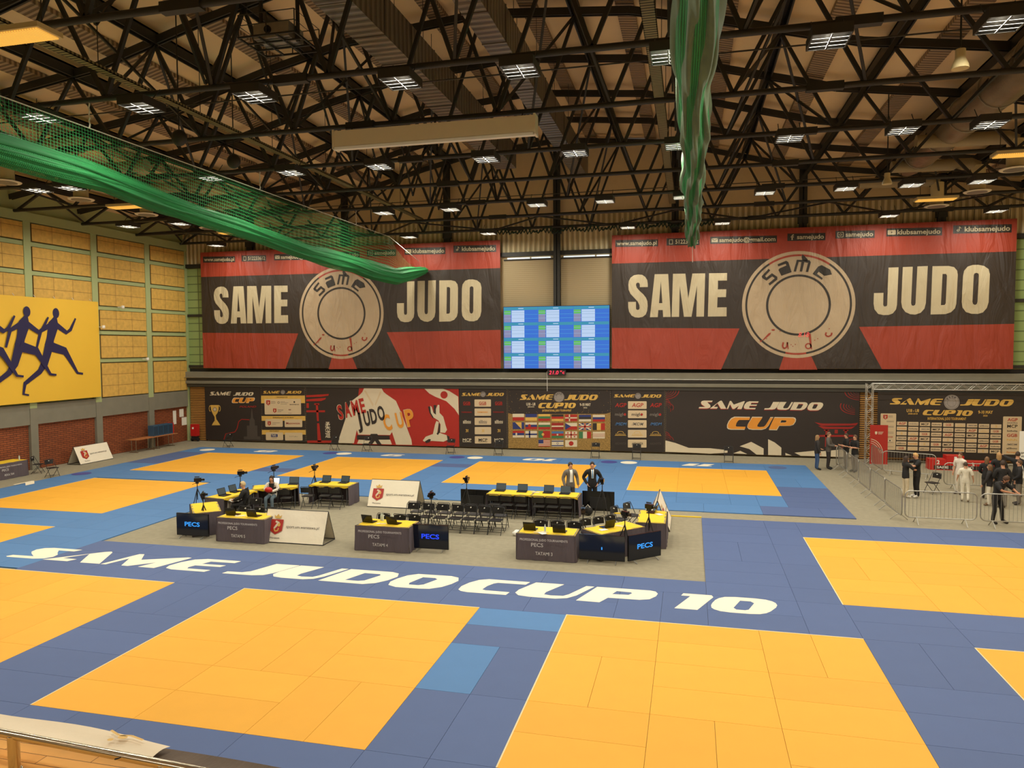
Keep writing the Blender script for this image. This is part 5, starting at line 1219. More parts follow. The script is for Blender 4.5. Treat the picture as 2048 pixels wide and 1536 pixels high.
chairs([(-26.9, 38.35), (-19.9, 38.3), (-17.9, 38.35), (-12.9, 38.4), (-10.15, 38.4), (-4.85, 38.3), (-2.7, 38.3), (1.9, 38.15)], 0, 'along the lower banners behind the back row mats', 'coach chairs along the back banners')
pc((-28.75, 27.7, FZ), radians(80), 'black folding chair standing alone on the carpet right of the medical table', 'coach chairs at the left wall')
pc((-30.35, 28.45, FZ), radians(120), 'black folding chair half hidden behind the end of the medical table', 'coach chairs at the left wall')
pc((9.35, 31.9, FZ), radians(-60), 'black folding chair inside the barriers behind the hugging pair', 'chairs inside the barriers')
pc((-14.3, 21.7, FZ), radians(10), 'black folding chair in front of the blonde seated person', 'chairs at the rear left tables')
pc((-15.05, 22.25, FZ), radians(-75), 'black folding chair under the blonde seated person', 'chairs at the rear left tables')
pc((-14.88, 23.75, FZ), radians(12), 'black folding chair under the seated person holding a red bag', 'chairs at the rear left tables')
# screens on low stands
scr_m = M('screen_dark', (14, 17, 26), .12, emit=.25, ecol=(10, 16, 30))
M('pecs_blue', (40, 130, 230), .5, emit=.9, ecol=(50, 150, 240)); M('pecs_deep', (30, 60, 240), .5, emit=.9, ecol=(30, 70, 250))
def screen(x, y, rz, lb, txt=None, col='pecs_blue', w=1.14):
    t = thing('floor_screen', lb, 'screen', (x, y, FZ), rz, 'black display screens on the grey island')
    h = .7; z = .07
    MB().box(-w/2, w/2, -.02, .03, z, z+h).build('bezel', MATS['gloss_black'], t); MB().box(-w/2+.015, w/2-.015, -.024, -.02, z+.02, z+h-.015).build('display', MATS['screen_dark'], t)
    MB().box(-.3, .3, .03, .07, z+.1, z+.5).build('back_box', MATS['black'], t)
    for sx in (-.38, .38): MB().tube([(sx, -.16, .01), (sx, 0, .06), (sx, .18, .01)], .014, 6).build('foot', MATS['alu'], t)
    if txt:
        A = Art(); wd = .34 if txt == 'PECS' else .03
        A.text('display_text', col, 0, txt, -wd/2 if txt == '1' else -.27, z+.3, wd/2 if txt == '1' else .27, z+.43 if txt == 'PECS' else z+.37, .02); A.build(wall_T(0, -.027, 0), t)
screen(-15.1, 19.63, 0, 'black floor screen showing PECS in light blue at the left end of the island', 'PECS')
screen(-7.3, 19.83, 0, 'black floor screen showing PECS in deep blue beside the front middle table', 'PECS', 'pecs_deep', 1.1)
screen(-2.32, 19.75, 0, 'black floor screen with a tiny figure beside the front right table', '1', 'pecs_blue', 1.25)
screen(-1.2, 20.2, radians(43), 'black floor screen showing PECS turned diagonally at the right corner', 'PECS')
screen(-7.5, 25.15, pi, 'black floor screen seen from behind left of the joined tables')
screen(-3.15, 25.75, pi, 'black floor screen seen from behind in front of the man in black suit')
# laptops
lap_scr = M('laptop_screen', (40, 48, 50), .3, emit=.12, ecol=(130, 150, 150)); M('laptop_white', (220, 235, 245), .3, emit=.9, ecol=(190, 210, 225))
def make_laptop(light=False):
    t = thing('laptop', 'l', 'laptop'); b = MATS['gloss_black'] if not light else MATS['grey_plastic']
    MB().box(-.18, .18, -.12, .12, 0, .018).build('keyboard_base', b, t)
    T = Matrix.Translation((0, .12, .018)) @ Matrix.Rotation(radians(-18), 4, 'X')
    MB().box(-.18, .18, 0, .012, 0, .24, T).build('lid', b, t); MB().box(-.165, .165, -.002, 0, .015, .225, T).build('display', lap_scr if not light else MATS['laptop_white'], t)
    return t
plp = Placer(make_laptop()); ZT = .75+FZ+.012
for x, y, rz, lb in ((-13.75, 19.8, 180, 'left laptop on the front left table'), (-13.0, 19.78, 175, 'right laptop on the front left table'), (-9.2, 19.85, 172, 'left laptop on the front middle table'), (-8.4, 19.8, 170, 'right laptop on the front middle table'),
    (-4.35, 19.98, 176, 'left laptop on the front right table'), (-3.5, 19.9, 178, 'right laptop on the front right table'), (-15.85, 22.35, 80, 'black laptop on the side table near the blonde person, nearer one'), (-15.85, 23.0, 82, 'black laptop on the side table near the blonde person, farther one'),
    (-13.6, 25.35, 0, 'left laptop on the rear left table behind the chairs'), (-12.85, 25.4, -4, 'right laptop on the rear left table behind the chairs'), (-6.6, 25.15, 0, 'leftmost laptop on the two joined tables'), (-5.8, 25.15, 2, 'second laptop from the left on the joined tables'),
    (-4.85, 25.15, 0, 'third laptop from the left on the joined tables'), (-4.25, 25.1, -3, 'rightmost laptop on the two joined tables'), (-2.3, 20.7, 226, 'laptop on the diagonal table behind the black screens'), (-1.15, 22.85, 260, 'laptop on the table by the white tent banner')):
    plp((x, y, ZT), radians(rz), 'open '+lb, 'laptops on the officials tables')
l2 = make_laptop(True); l2.location = (-15.25, 24.45, ZT); l2.rotation_euler = (0, 0, radians(8)); l2['label'] = 'grey laptop with a bright white screen behind the seated person'; l2['group'] = 'laptops on the officials tables'
l3 = plp((-14.6, 24.75, ZT), radians(15), 'dark laptop right of the seated person holding a red bag', 'laptops on the officials tables')
# tripods with cameras
def make_tripod():
    t = thing('camera_tripod', 't', 'tripod'); K = MATS['black']
    for k in range(3):
        a = 2*pi*k/3+.4; MB().tube([(0, 0, .95), (.17*cos(a), .17*sin(a), .5), (.3*cos(a), .3*sin(a), 0)], [.016, .014, .01], 6).build('leg', K, t)
    MB().tube([(0, 0, .55), (0, 0, 1.15)], .015, 6).build('column', K, t)
    MB().box(-.05, .05, -.05, .05, 1.13, 1.2).build('head', K, t); MB().tube([(0, 0, 1.17), (.14, .18, 1.08)], .008, 5).build('pan_handle', K, t)
    c = MB().box(-.06, .06, -.14, .1, 1.2, 1.32).build('camera_body', MATS['gloss_black'], t)
    MB().lathe((0, -.2, 1.26), [(.045, -.05), (.04, .06)], 12, 'y').build('lens', MATS['gloss_black'], c); MB().box(-.02, .02, -.08, .08, 1.35, 1.38).build('carry_handle', K, c)
    MB().box(.06, .14, -.02, 0, 1.24, 1.31).build('viewfinder', K, c)
    return t
ptr = Placer(make_tripod())
for x, y, rz, lb in ((-17.0, 22.4, 120, 'behind the left PECS screen at the carpet edge'), (-15.05, 20.1, 30, 'in front of the diagonal table at the left'), (-16.35, 24.0, 130, 'behind the side table, left of two at the rear'), (-15.75, 25.3, 170, 'right behind the seated person holding a red bag'),
    (-14.25, 25.75, 180, 'between the two rear left tables'), (-7.65, 24.5, 180, 'in front of the screen left of the joined tables'), (-7.95, 21.7, 0, 'in front of the chair rows'), (-2.95, 25.2, 180, 'near the man in the black suit'),
    (-1.75, 20.35, 40, 'behind the diagonal black screen'), (-1.15, 21.4, 60, 'between the right hand tables'), (-2.95, 20.55, 10, 'between the front right table and the diagonal table')):
    ptr((x, y, FZ), radians(rz), 'black tripod with a video camera '+lb, 'tripods around the island')
# small things on the tables
def bottle(x, y, z, lb, g=None):
    o = smooth_angle(MB().lathe((0, 0, 0), [(.03, 0), (.032, .02), (.032, .15), (.014, .19), (.014, .22)], 10).build('water_bottle', M('bottle_plastic', (196, 206, 196), .2, var=.02)))
    o.location = (x, y, z); tag(o, lb, 'bottle', g)
bottle(-8.95, 20.1, ZT, 'left clear bottle on the front middle table', 'bottles'); bottle(-8.88, 20.05, ZT, 'middle clear bottle on the front middle table', 'bottles'); bottle(-8.6, 20.12, ZT, 'right clear bottle on the front middle table', 'bottles')
bottle(-3.9, 19.75, ZT, 'clear bottle between the laptops on the front right table', 'bottles'); bottle(-1.3, 23.0, ZT, 'clear bottle on the table by the white tent banner', 'bottles'); bottle(-30.5, 27.6, ZT, 'white bottle on the medical team table', 'bottles')
for x, y, a, lb in ((-13.4, 19.65, .2, 'on the front left table'), (-8.8, 19.65, .5, 'on the front middle table'), (-4.0, 19.72, .3, 'on the front right table'), (-5.3, 25.1, .1, 'between the laptops on the joined tables'), (-1.9, 20.85, .8, 'on the diagonal table')):
    mb = MB(); rr = random.Random(int(x*7)); pts = [(rr.uniform(-.22, .22), rr.uniform(-.12, .12), .012+.01*rr.random()) for _ in range(8)]
    o = mb.tube(pts, .007, 5).build('cable', MATS['white']); o.location = (x, y, ZT); tag(o, 'tangle of white cable '+lb, 'cable')
for x, y, lb in ((-3.95, 19.62, 'folded white paper on the front edge of the front right table'), (-.9, 22.6, 'white paper sheet on the table by the white tent banner'), (-2.35, 20.35, 'white paper on the diagonal table')):
    o = MB().box(-.12, .12, -.08, .08, 0, .008).build('paper_sheet', MATS['paper']); o.location = (x, y, ZT); o.rotation_euler = (0, 0, x); tag(o, lb, 'paper')
t = thing('plastic_bag', 'crumpled white plastic bag on the carpet right of the chair rows', 'bag', (-5.25, 22.05, FZ))
sheet('bag_body', lambda u, v: ((.13+.03*sin(u*20+v*9))*sin(pi*v)*cos(2*pi*u), (.11+.03*sin(u*14))*sin(pi*v)*sin(2*pi*u), .09-.09*cos(pi*v)+.015*sin(u*25)), 24, 12, MATS['white'], t)
t = thing('carry_bag', 'black round bag on the carpet in front of the rear screen', 'bag', (-3.45, 25.25, FZ))
smooth_angle(MB().sphere((0, 0, .17), .17, 16, 10, (1, .6, 1)).build('bag_body', MATS['black'], t)); MB().tube([(-.08, -.05, .3), (0, -.06, .4), (.08, -.05, .3)], .01, 6).build('bag_handle', MATS['paper'], t)
# tent banners
M('tent_white', (236, 226, 204), .6, var=.03, bump=.35, bs=2.5); M('tent_frame', (40, 38, 38), .5)
def tent(x, y, rz, lb, L=2.0, D=.82, H=.95):
    t = thing('tent_banner', lb, 'banner', (x, y, FZ), rz, 'white sponsor tent banners')
    for sg in (-1, 1):
        def f(u, v): 
            q = .012*sin(u*9+v*4)*(1-abs(2*v-1)); return ((u-.5)*L, sg*(D/2*(1-v)+.01)+sg*q, .02+(H-.02)*v)
        sheet('cloth', f, 20, 8, MATS['tent_white'], t)
        MB().tube([(-L/2, sg*D/2, .02), (L/2, sg*D/2, .02), (L/2, 0, H), (-L/2, 0, H)], .014, 6, closed=True).build('frame', MATS['tent_frame'], t)
    for sx in (-1, 1): MB().tube([(sx*L/2, -D/2, .02), (sx*L/2, D/2, .02)], .012, 6).build('spreader_bar', MATS['tent_frame'], t)
    A = Art(); A.poly('crest', 'ban_red', 0, [(-.82, .7), (-.4, .7), (-.4, .36), (-.61, .24), (-.82, .36)]); A.stroke('crest', 'ban_white', 1, [(-.66, .64), (-.56, .6), (-.62, .5), (-.68, .42)], [.06, .09, .07, .05]); A.line('crest', 'ban_gold', 1, [(-.68, .42), (-.63, .34), (-.54, .36), (-.53, .44)], .035); A.ell('crest', 'ban_gold', 1, -.53, .54, .05, .06, 10)
    A.poly('crest', 'ban_gold', 0, [(-.7, .73), (-.74, .84), (-.67, .79), (-.61, .87), (-.55, .79), (-.48, .84), (-.52, .73)])
    A.text('lettering', 'ban_black', 0, 'sport.um.warszawa.pl', -.28, .46, .82, .54, .0); A.text('lettering#2', 'ban_black', 0, 'Warszawa', -.78, .12, -.44, .17, .005)
    sl = math.atan2(D/2, H); T = Matrix.Translation((0, -D/2-.03, .02)) @ Matrix.Rotation(-sl, 4, 'X') @ wall_T(0, 0, 0); A.build(T, t)
    A.build(Matrix.Rotation(pi, 4, 'Z') @ T, t)
tent(-11.67, 20.03, 0, 'white tent banner with red Warszawa crest beside the front left table', 2.05, .76)
tent(-10.7, 25.4, 0, 'white tent banner with red crest standing behind the chair rows', 1.92, .95)
tent(-1.0, 24.5, radians(90), 'white tent banner seen end on at the right corner of the island', 1.9, .78, .98)
tent(-30.7, 32.0, radians(90), 'white tent banner with red crest along the left brick wall', 2.2, .8, .9)
# wooden folding tables with blue crates by the left wall
def wtable(y, lb):
    t = thing('folding_table', lb, 'table', (-30.85, y, FZ), radians(90), 'wooden folding tables by the left wall')
    MB().box(-.85, .85, -.38, .38, .73, .76).build('tabletop', MATS['wood_table'], t)
    for sx in (-.65, .65):
        MB().tube([(sx-.0, -.3, .02), (sx, .3, .02)], .018, 6).build('foot', MATS['chrome'], t)
        for sy in (-.15, .15): MB().tube([(sx, sy, .02), (sx, sy, .73)], .016, 6).build('leg', MATS['chrome'], t)
wtable(35.9, 'wooden folding table by the left wall, nearer of the pair'); wtable(37.65, 'wooden folding table under the blue crates by the left wall')
for k in range(4):
    t = thing('blue_crate', 'dark blue plastic crate on the wooden table, %s from the corner' % ('fourth', 'third', 'second', 'nearest')[k], 'crate', (-30.95, 36.95+k*.42, .76+FZ), 0, 'blue crates on the folding table')
    MB().box(-.2, .2, -.19, .19, 0, .62).build('body', MATS['crate_blue'], t)
    for j in range(3): MB().box(.2, .205, -.15+j*.11, -.09+j*.11, .06, .56).build('slot', MATS['crate_slot'], t)
o = MB().box(-.2, .2, -.04, .04, 0, .64).build('red_folder', MATS['red_box']); o.location = (-30.95, 38.45, .76+FZ); tag(o, 'red upright box at the corner end of the blue crates', 'box')

# ------------------------------------------------------------------ barriers, podium, gate
def make_barrier(L=2.12):
    t = thing('crowd_barrier', 'b', 'barrier'); G = MATS['galv']; H0, H1, r = .2, 1.08, .16
    pts = []
    for cx, cz, a0 in ((L/2-r, H1-r, 0), (-L/2+r, H1-r, 90), (-L/2+r, H0+r, 180), (L/2-r, H0+r, 270)):
        pts += [(cx+r*cos(radians(a0+q)), 0, cz+r*sin(radians(a0+q))) for q in (0, 22, 45, 68, 90)]
    smooth_angle(MB().tube(pts, .019, 8, closed=True).build('frame', G, t))
    n = 17
    for k in range(n):
        x = -L/2+L*(k+1)/(n+1); e = r-math.sqrt(max(0, r*r-max(0, abs(x)-(L/2-r))**2))
        MB().tube([(x, 0, H0+e), (x, 0, H1-e)], .006, 5).build('bar', G, t)
    for sx in (-1, 1): MB().tube([(sx*.72, -.28, 0), (sx*.72, -.06, .19), (sx*.72, .06, .19), (sx*.72, .28, 0)], .015, 6).build('foot', G, t)
    return t
pb = Placer(make_barrier()); gb = 'metal crowd barriers around the podium'
for i, y in enumerate((27.62, 29.8, 31.98, 34.16, 36.34)): pb((6.87, y, FZ), pi/2+random.uniform(-.02, .02), 'metal crowd barrier in the row along the blue mats, %s from the front' % ('first', 'second', 'third', 'fourth', 'fifth')[i], gb)
for i, x in enumerate((8.0, 10.22, 12.44)): pb((x, 26.42-.02*i, FZ), random.uniform(-.02, .02), 'metal crowd barrier in the front row, %s from the left' % ('first', 'second', 'third')[i], gb)
pb((7.3, 38.2, FZ), radians(60), 'metal crowd barrier next to the foot of the truss gate', gb); pb((8.55, 37.3, FZ), pi/2, 'metal crowd barrier in front of the red roll up banner', gb)
pb((9.5, 35.75, FZ), radians(-25), 'metal crowd barrier standing slanted behind the hugging pair', gb); pb((11.15, 33.0, FZ), 0, 'metal crowd barrier behind the child in white', gb); pb((13.35, 33.0, FZ), 0, 'metal crowd barrier at the right edge behind the group in black', gb)
# podium
t = thing('winners_podium', 'red winners podium with white numbers 2 1 3 3 and a black lettered strip', 'podium', (11.0, 38.0, FZ))
for k, (n_, h) in enumerate((('2', .5), ('1', .68), ('3', .42), ('3', .42))):
    b = MB().box(k*.73, k*.73+.72, 0, .6, 0, h).build('step', MATS['red_box'], t)
    A = Art(); A.text('number', 'white', 0, n_, k*.73+.3, h-.22, k*.73+.42, h-.04, .03); A.build(wall_T(0, -.004, 0), b)
MB().box(.18, 2.88, -.006, 0, .04, .22).build('black_strip', MATS['ban_black'], t)
A = Art(); A.text('strip_print', 'white', 0, 'SAME', .3, .08, .8, .19, .02); A.text('strip_print#2', 'white', 0, 'JUDO', 1.35, .08, 1.85, .19, .02); A.text('strip_print#3', 'white', 0, 'CUP 10', 2.05, .08, 2.75, .19, .02); A.ell('strip_print#4', 'ban_silver', 1, 1.08, .12, .14, .14, 20); A.build(wall_T(0, -.01, 0), t)
# truss gate
t = thing('truss_gate', 'silver box truss gate framing the podium backdrop', 'truss', (8.5, 39.3, FZ)); AL = MATS['alu']; a_ = .29
def boxtruss(p0, ax, L, nm):
    for i in (0, 1):
        for j in (0, 1):
            if ax == 'z': MB().tube([(p0[0]+i*a_, p0[1]+j*a_, p0[2]), (p0[0]+i*a_, p0[1]+j*a_, p0[2]+L)], .022, 6).build(nm+'_tube', AL, t)
            else: MB().tube([(p0[0], p0[1]+j*a_, p0[2]+i*a_), (p0[0]+L, p0[1]+j*a_, p0[2]+i*a_)], .022, 6).build(nm+'_tube', AL, t)
    n = int(L/.3)
    for face in (0, 1, 2, 3):
        pts = []
        for k in range(n+1):
            q = L*k/n; s_ = (k % 2)*a_
            if ax == 'z': P = {0: (p0[0]+s_, p0[1], p0[2]+q), 1: (p0[0]+s_, p0[1]+a_, p0[2]+q), 2: (p0[0], p0[1]+s_, p0[2]+q), 3: (p0[0]+a_, p0[1]+s_, p0[2]+q)}[face]
            else: P = {0: (p0[0]+q, p0[1], p0[2]+s_), 1: (p0[0]+q, p0[1]+a_, p0[2]+s_), 2: (p0[0]+q, p0[1]+s_, p0[2]), 3: (p0[0]+q, p0[1]+s_, p0[2]+a_)}[face]
            pts.append(P)
        MB().tube(pts, .011, 5).build('lattice', AL, t)
boxtruss((0, 0, .03), 'z', 3.96, 'upright'); boxtruss((7.9, 0, .03), 'z', 3.96, 'upright'); boxtruss((a_, 0, 3.7), 'x', 7.9-a_, 'crossbeam')
for x in (-.12, 7.78): MB().box(x, x+.53, -.12, .41, 0, .03).build('base_plate', AL, t)
# roll ups
def rollup(x, y, w, h, col, lb, red):
    t = thing('roll_up_banner', lb, 'banner', (x, y, FZ)); MB().box(-w/2, w/2, -.01, .0, .08, h).build('sheet', MATS[col], t)
    MB().box(-w/2-.02, w/2+.02, -.1, .1, 0, .08).build('base', MATS['alu'], t); MB().tube([(0, .05, .05), (0, .02, h)], .01, 6).build('support_pole', MATS['alu'], t)
    A = Art()
    if red:
        A.poly('emblem', 'ban_white', 0, [(-.18, h-.32), (-.08, h-.32), (-.08, h-.42), (-.13, h-.48), (-.18, h-.42)])
        for q in range(3): A.rect('lettering', 'ban_white', 0, -.04, h-.35-.05*q, .2-.03*q, h-.33-.05*q)
        for r_ in (.62, .72, .82): A.ell('arc_print', 'ban_white', 0, -w/2, h-1.5, r_*.75, r_, 24, 10, 85, inner=.96)
        for key in list(A.L): V, Fs = A.L[key]; A.L[key] = ([(min(max(u, -w/2), w/2), v) for u, v in V], Fs)
    else:
        shield(A, 0, 0, 1, 1) if 0 else None
        A.poly('crest', 'ban_red', 0, [(-.08, h-.25), (.28, h-.25), (.28, h-.55), (.1, h-.68), (-.08, h-.55)])
        A.text('lettering', 'ban_black', 0, 'SPORTOWA', -.36, h-1.0, .3, h-.92, .02); A.text('lettering#2', 'ban_black', 0, 'WARSZAWA', -.36, h-1.14, .3, h-1.06, .02)
    A.build(wall_T(0, -.014, 0), t)
rollup(8.95, 38.75, .8, 2.0, 'ban_red', 'red roll up banner with white arcs standing inside the truss gate', True)
rollup(14.35, 36.0, .85, 2.12, 'white', 'white roll up banner with red crest at the right edge of the photo', False)
t = thing('blue_pennant', 'blue pointed flag on a pole at the right edge behind the group', 'flag', (13.55, 34.3, FZ)); MB().tube([(0, 0, 0), (0, 0, 1.75)], .012, 6).build('pole', MATS['alu'], t)
sheet('flag_cloth', lambda u, v: (.02+(.34*(1-v)+.02)*u, .04*sin(u*6), .75+.98*v), 8, 8, MATS['ban_blue'], t)

# ------------------------------------------------------------------ people
SK = {'pelvis': (0, 0, .95), 'waist': (0, 0, 1.12), 'chest': (0, .0, 1.34), 'neck': (0, 0, 1.49), 'jaw': (0, -.01, 1.56), 'skull': (0, -.01, 1.66)}
def person(lb, loc, rz, h=1.75, top=(40, 40, 42), legs=(50, 50, 56), shoes=(30, 30, 32), hair=(50, 36, 26), P=None, sleeves='long', long_hair=False, bald=False, skin='skin', jacket=None, belt=None, seated=False, wide=1.0, vest=None, skirt=None, beard=False, skin_legs=False):
    J = {'pelvis': (0, 0, .95), 'waist': (0, 0, 1.12), 'chest': (0, 0, 1.33), 'neck': (0, .0, 1.47), 'jaw': (0, -.012, 1.555), 'skull': (0, -.012, 1.65)}
    for sd, sg in (('l', 1), ('r', -1)):
        J.update({'sh'+sd: (sg*.18, 0, 1.41), 'el'+sd: (sg*.25, .03, 1.15), 'wr'+sd: (sg*.25, -.05, .91), 'hip'+sd: (sg*.09, 0, .9), 'kn'+sd: (sg*.1, -.02, .5), 'an'+sd: (sg*.1, .02, .09), 'toe'+sd: (sg*.12, -.17, .035)})
    P = dict(P) if P else {}; tw = P.pop('face', None); J.update(P)
    names = list(J); E = [('pelvis', 'waist'), ('waist', 'chest'), ('chest', 'neck'), ('neck', 'jaw'), ('jaw', 'skull')]
    R = {'pelvis': .135, 'waist': .118, 'chest': .135, 'neck': .055, 'jaw': .07, 'skull': .088}
    for sd in 'lr':
        E += [('chest', 'sh'+sd), ('sh'+sd, 'el'+sd), ('el'+sd, 'wr'+sd), ('pelvis', 'hip'+sd), ('hip'+sd, 'kn'+sd), ('kn'+sd, 'an'+sd), ('an'+sd, 'toe'+sd)]
        R.update({'sh'+sd: .066, 'el'+sd: .043, 'wr'+sd: .028, 'hip'+sd: .088, 'kn'+sd: .058, 'an'+sd: .042, 'toe'+sd: .03})
        # hand: palm, four fingers, thumb off the side
        w_ = Vector(J['wr'+sd]); d = (w_-Vector(J['el'+sd])).normalized(); sg = 1 if sd == 'l' else -1
        side = Vector((0, -1, 0)); side = (side-d*side.dot(d)).normalized(); nrm = d.cross(side)
        pm = w_+d*.065; J['pm'+sd] = tuple(pm); R['pm'+sd] = .026; E.append(('wr'+sd, 'pm'+sd))
        for k, ln in enumerate((.072, .08, .075, .058)):
            b = pm+side*(.03-.02*k)+d*.03; c = b+d*ln*.55+nrm*.008*sg; e_ = c+d*ln*.4+nrm*.022*sg
            for q, pt, r_ in (('a', b, .0095), ('b', c, .0085), ('c', e_, .007)): J['f%s%d%s' % (q, k, sd)] = tuple(pt); R['f%s%d%s' % (q, k, sd)] = r_
            E += [('pm'+sd, 'fa%d%s' % (k, sd)), ('fa%d%s' % (k, sd), 'fb%d%s' % (k, sd)), ('fb%d%s' % (k, sd), 'fc%d%s' % (k, sd))]
        tb = w_+d*.03+side*.03; te = tb+side*.03+d*.04
        J['ta'+sd] = tuple(tb); J['tb'+sd] = tuple(te); R['ta'+sd] = .012; R['tb'+sd] = .009; E += [('pm'+sd, 'ta'+sd), ('ta'+sd, 'tb'+sd)]
    names = list(J); idx = {n: i for i, n in enumerate(names)}
    k = h/1.75
    me = bpy.data.meshes.new('body'); me.from_pydata([Vector(J[n])*k for n in names], [(idx[a], idx[b]) for a, b in E], [])
    o = bpy.data.objects.new('tmp', me); COL.objects.link(o)
    sk = o.modifiers.new('s', 'SKIN'); sk.use_smooth_shade = True
    for n in names:
        v = me.skin_vertices[0].data[idx[n]]; r_ = R[n]*k
        v.radius = (r_*(wide if n in ('pelvis', 'waist', 'chest') else 1), r_*(.78 if n in ('waist', 'chest', 'pelvis') else 1)); v.use_root = (n == 'pelvis')
    sb = o.modifiers.new('b', 'SUBSURF'); sb.levels = 1
    dg = bpy.context.evaluated_depsgraph_get(); m2 = bpy.data.meshes.new_from_object(o.evaluated_get(dg)); bpy.data.objects.remove(o)
    VS = [v.co.copy() for v in m2.vertices]; FS = [tuple(p.vertices) for p in m2.polygons]; NR = [v.normal.copy() for v in m2.vertices]
    # nearest bone per vertex
    segs = [(a, b, Vector(J[a])*k, Vector(J[b])*k) for a, b in E]
    def near(p):
        best = None
        for a, b, A_, B_ in segs:
            d = B_-A_; t_ = max(0, min(1, (p-A_).dot(d)/max(d.length_squared, 1e-9))); q = (p-A_-d*t_).length-(R[a]*(1-t_)+R[b]*t_)*k
            if best is None or q < best[0]: best = (q, a, b, t_)
        return best
    reg = []
    for p in VS:
        q, a, b, t_ = near(p)
        if b in ('jaw', 'skull') or a == 'jaw': r_ = 'neck' if (b == 'jaw' and t_ < .5) else 'head'
        elif b == 'neck': r_ = 'torso' if t_ < .75 else 'neck'
        elif a in ('pelvis', 'waist') and b in ('waist', 'chest'): r_ = 'torso' if (a == 'waist' or t_ > .3) else 'hips'
        elif b[:2] == 'sh': r_ = 'torso'
        elif a[:2] == 'sh': r_ = 'arm_u' if t_ < .85 else 'arm_m'
        elif a[:2] == 'el': r_ = 'arm_l'
        elif b[:3] == 'hip': r_ = 'hips'
        elif a[:3] == 'hip' or a[:2] == 'kn': r_ = 'leg' if not (a[:2] == 'kn' and t_ > .93) else 'ankle'
        elif a[:2] == 'an': r_ = 'foot'
        else: r_ = 'hand'
        reg.append(r_)
    # head shaping: ellipsoid with nose and chin
    hc = (Vector(J['skull'])*.75+Vector(J['jaw'])*.25)*k; face = Vector((0, -1, 0)); ax = (Vector(J['skull'])-Vector(J['jaw'])).normalized()
    if tw: face = Vector(tw).normalized()
    face = (face-ax*face.dot(ax)).normalized(); rt = face.cross(ax)
    for i, r_ in enumerate(reg):
        if r_ != 'head': continue
        d = (VS[i]-hc); d.normalize(); x, y, z = d.dot(rt), d.dot(face), d.dot(ax)
        rad = 1/math.sqrt((x/.076)**2+(y/.094)**2+(z/.118)**2)
        if y > .8 and abs(x) < .25 and -.3 < z < .12: rad += .016
        if z < -.5: rad += .006*max(0, y)
        if abs(x) > .93 and abs(z) < .25: rad += .012
        if z > -.75: VS[i] = hc+d*rad*k
    root = thing('person', lb, 'person', (loc[0], loc[1], loc[2] if len(loc) > 2 else FZ), rz)
    def mk(nm, keep, off, mt_, extra=None):
        use = {}; vs = []; fs = []
        for f in FS:
            if sum(reg[i] in keep for i in f) >= (len(f) if not extra else 2):
                q = []
                for i in f:
                    if i not in use: use[i] = len(vs); vs.append(VS[i]+NR[i]*off*k)
                    q.append(use[i])
                fs.append(q)
        if not fs: return None
        me_ = bpy.data.meshes.new(nm); me_.from_pydata(vs, [], fs); me_.materials.append(mt_); me_.polygons.foreach_set('use_smooth', [True]*len(fs))
        ob = bpy.data.objects.new(nm, me_); COL.objects.link(ob); ob.parent = root; return ob
    cm = lambda c, n='cloth': M('%s_%d_%d_%d' % (n, *c), c, .85, var=.1, vs=6, bump=.3, bs=14)
    mb_ = bpy.data.meshes.new('body'); mb_.from_pydata(VS, [], FS); mb_.materials.append(MATS[skin]); mb_.polygons.foreach_set('use_smooth', [True]*len(FS)); ob = bpy.data.objects.new('body', mb_); COL.objects.link(ob); ob.parent = root
    tk = {'torso', 'arm_u', 'hips'} | ({'arm_m', 'arm_l'} if sleeves == 'long' else set())
    mk('trousers', {'hips', 'leg'} | (set() if skin_legs else {'ankle'}), .014, cm(legs), True); mk('shirt' if sleeves != 'long' or jacket else 'sweatshirt', tk, .022, cm(top), True); mk('shoe', {'foot'}, .014, cm(shoes), True)
    if jacket: mk('jacket', {'torso', 'arm_u', 'arm_m', 'arm_l', 'hips'}, .034, cm(jacket), True)
    T = Matrix(((rt.x, face.x, ax.x, hc.x), (rt.y, face.y, ax.y, hc.y), (rt.z, face.z, ax.z, hc.z), (0, 0, 0, 1)))
    if not bald:
        H = M('hair_%d_%d_%d' % hair, hair, .7, var=.2, vs=20)
        def hf(u, v):
            a = 2*pi*u; th = (.02+.58*v*(1.0 if True else 1))*pi
            lim = 1.0-.52*max(0, cos(a))  # shorter above the face
            th = th*lim if not long_hair else th*(1.0-.56*max(0, cos(a)))
            x = sin(th)*sin(a); y = sin(th)*cos(a); z = cos(th)
            g_ = (1.1 if v < .8 or long_hair else 1.1-.5*(v-.8))+.02*sin(a*7+v*9); ext = max(0, v-.75)*.5 if long_hair and cos(a) < .5 else 0
            return T @ Vector((x*.079*g_*k, y*.097*g_*k-.003*k, (z*.12*g_-ext)*k))
        sheet('hair', hf, 18, 10, H, root)
    for sx in (-1, 1):
        e = MB().sphere((0, 0, 0), .008*k, 8, 6, (1.3, 1, .8)).build('eye', MATS['gloss_black'], root, smooth=True); e.location = T @ Vector((sx*.03*k, .0845*k, .008*k))
    q = MB().sphere((0, 0, 0), .014*k, 8, 5, (1.6, .5, .4)).build('mouth', M('lips', (150, 80, 70), .6), root, smooth=True); q.location = T @ Vector((0, .082*k, -.052*k))
    if beard:
        mb = MB().sphere((0, 0, 0), .06*k, 12, 8, (1.1, .95, .8)).xf(T @ Matrix.Translation((0, .032*k, -.075*k))); mb.build('beard', M('hair_%d_%d_%d' % hair, hair, .7), root, smooth=True)
    root['_'] = 0; del root['_']
    return root, J, k, T
# arms
down = lambda s, out=.05: {}
def arm(sd, el, wr): return {'el'+sd: el, 'wr'+sd: wr}
Z = lambda *d: {k_: v_ for q in d for k_, v_ in q.items()}
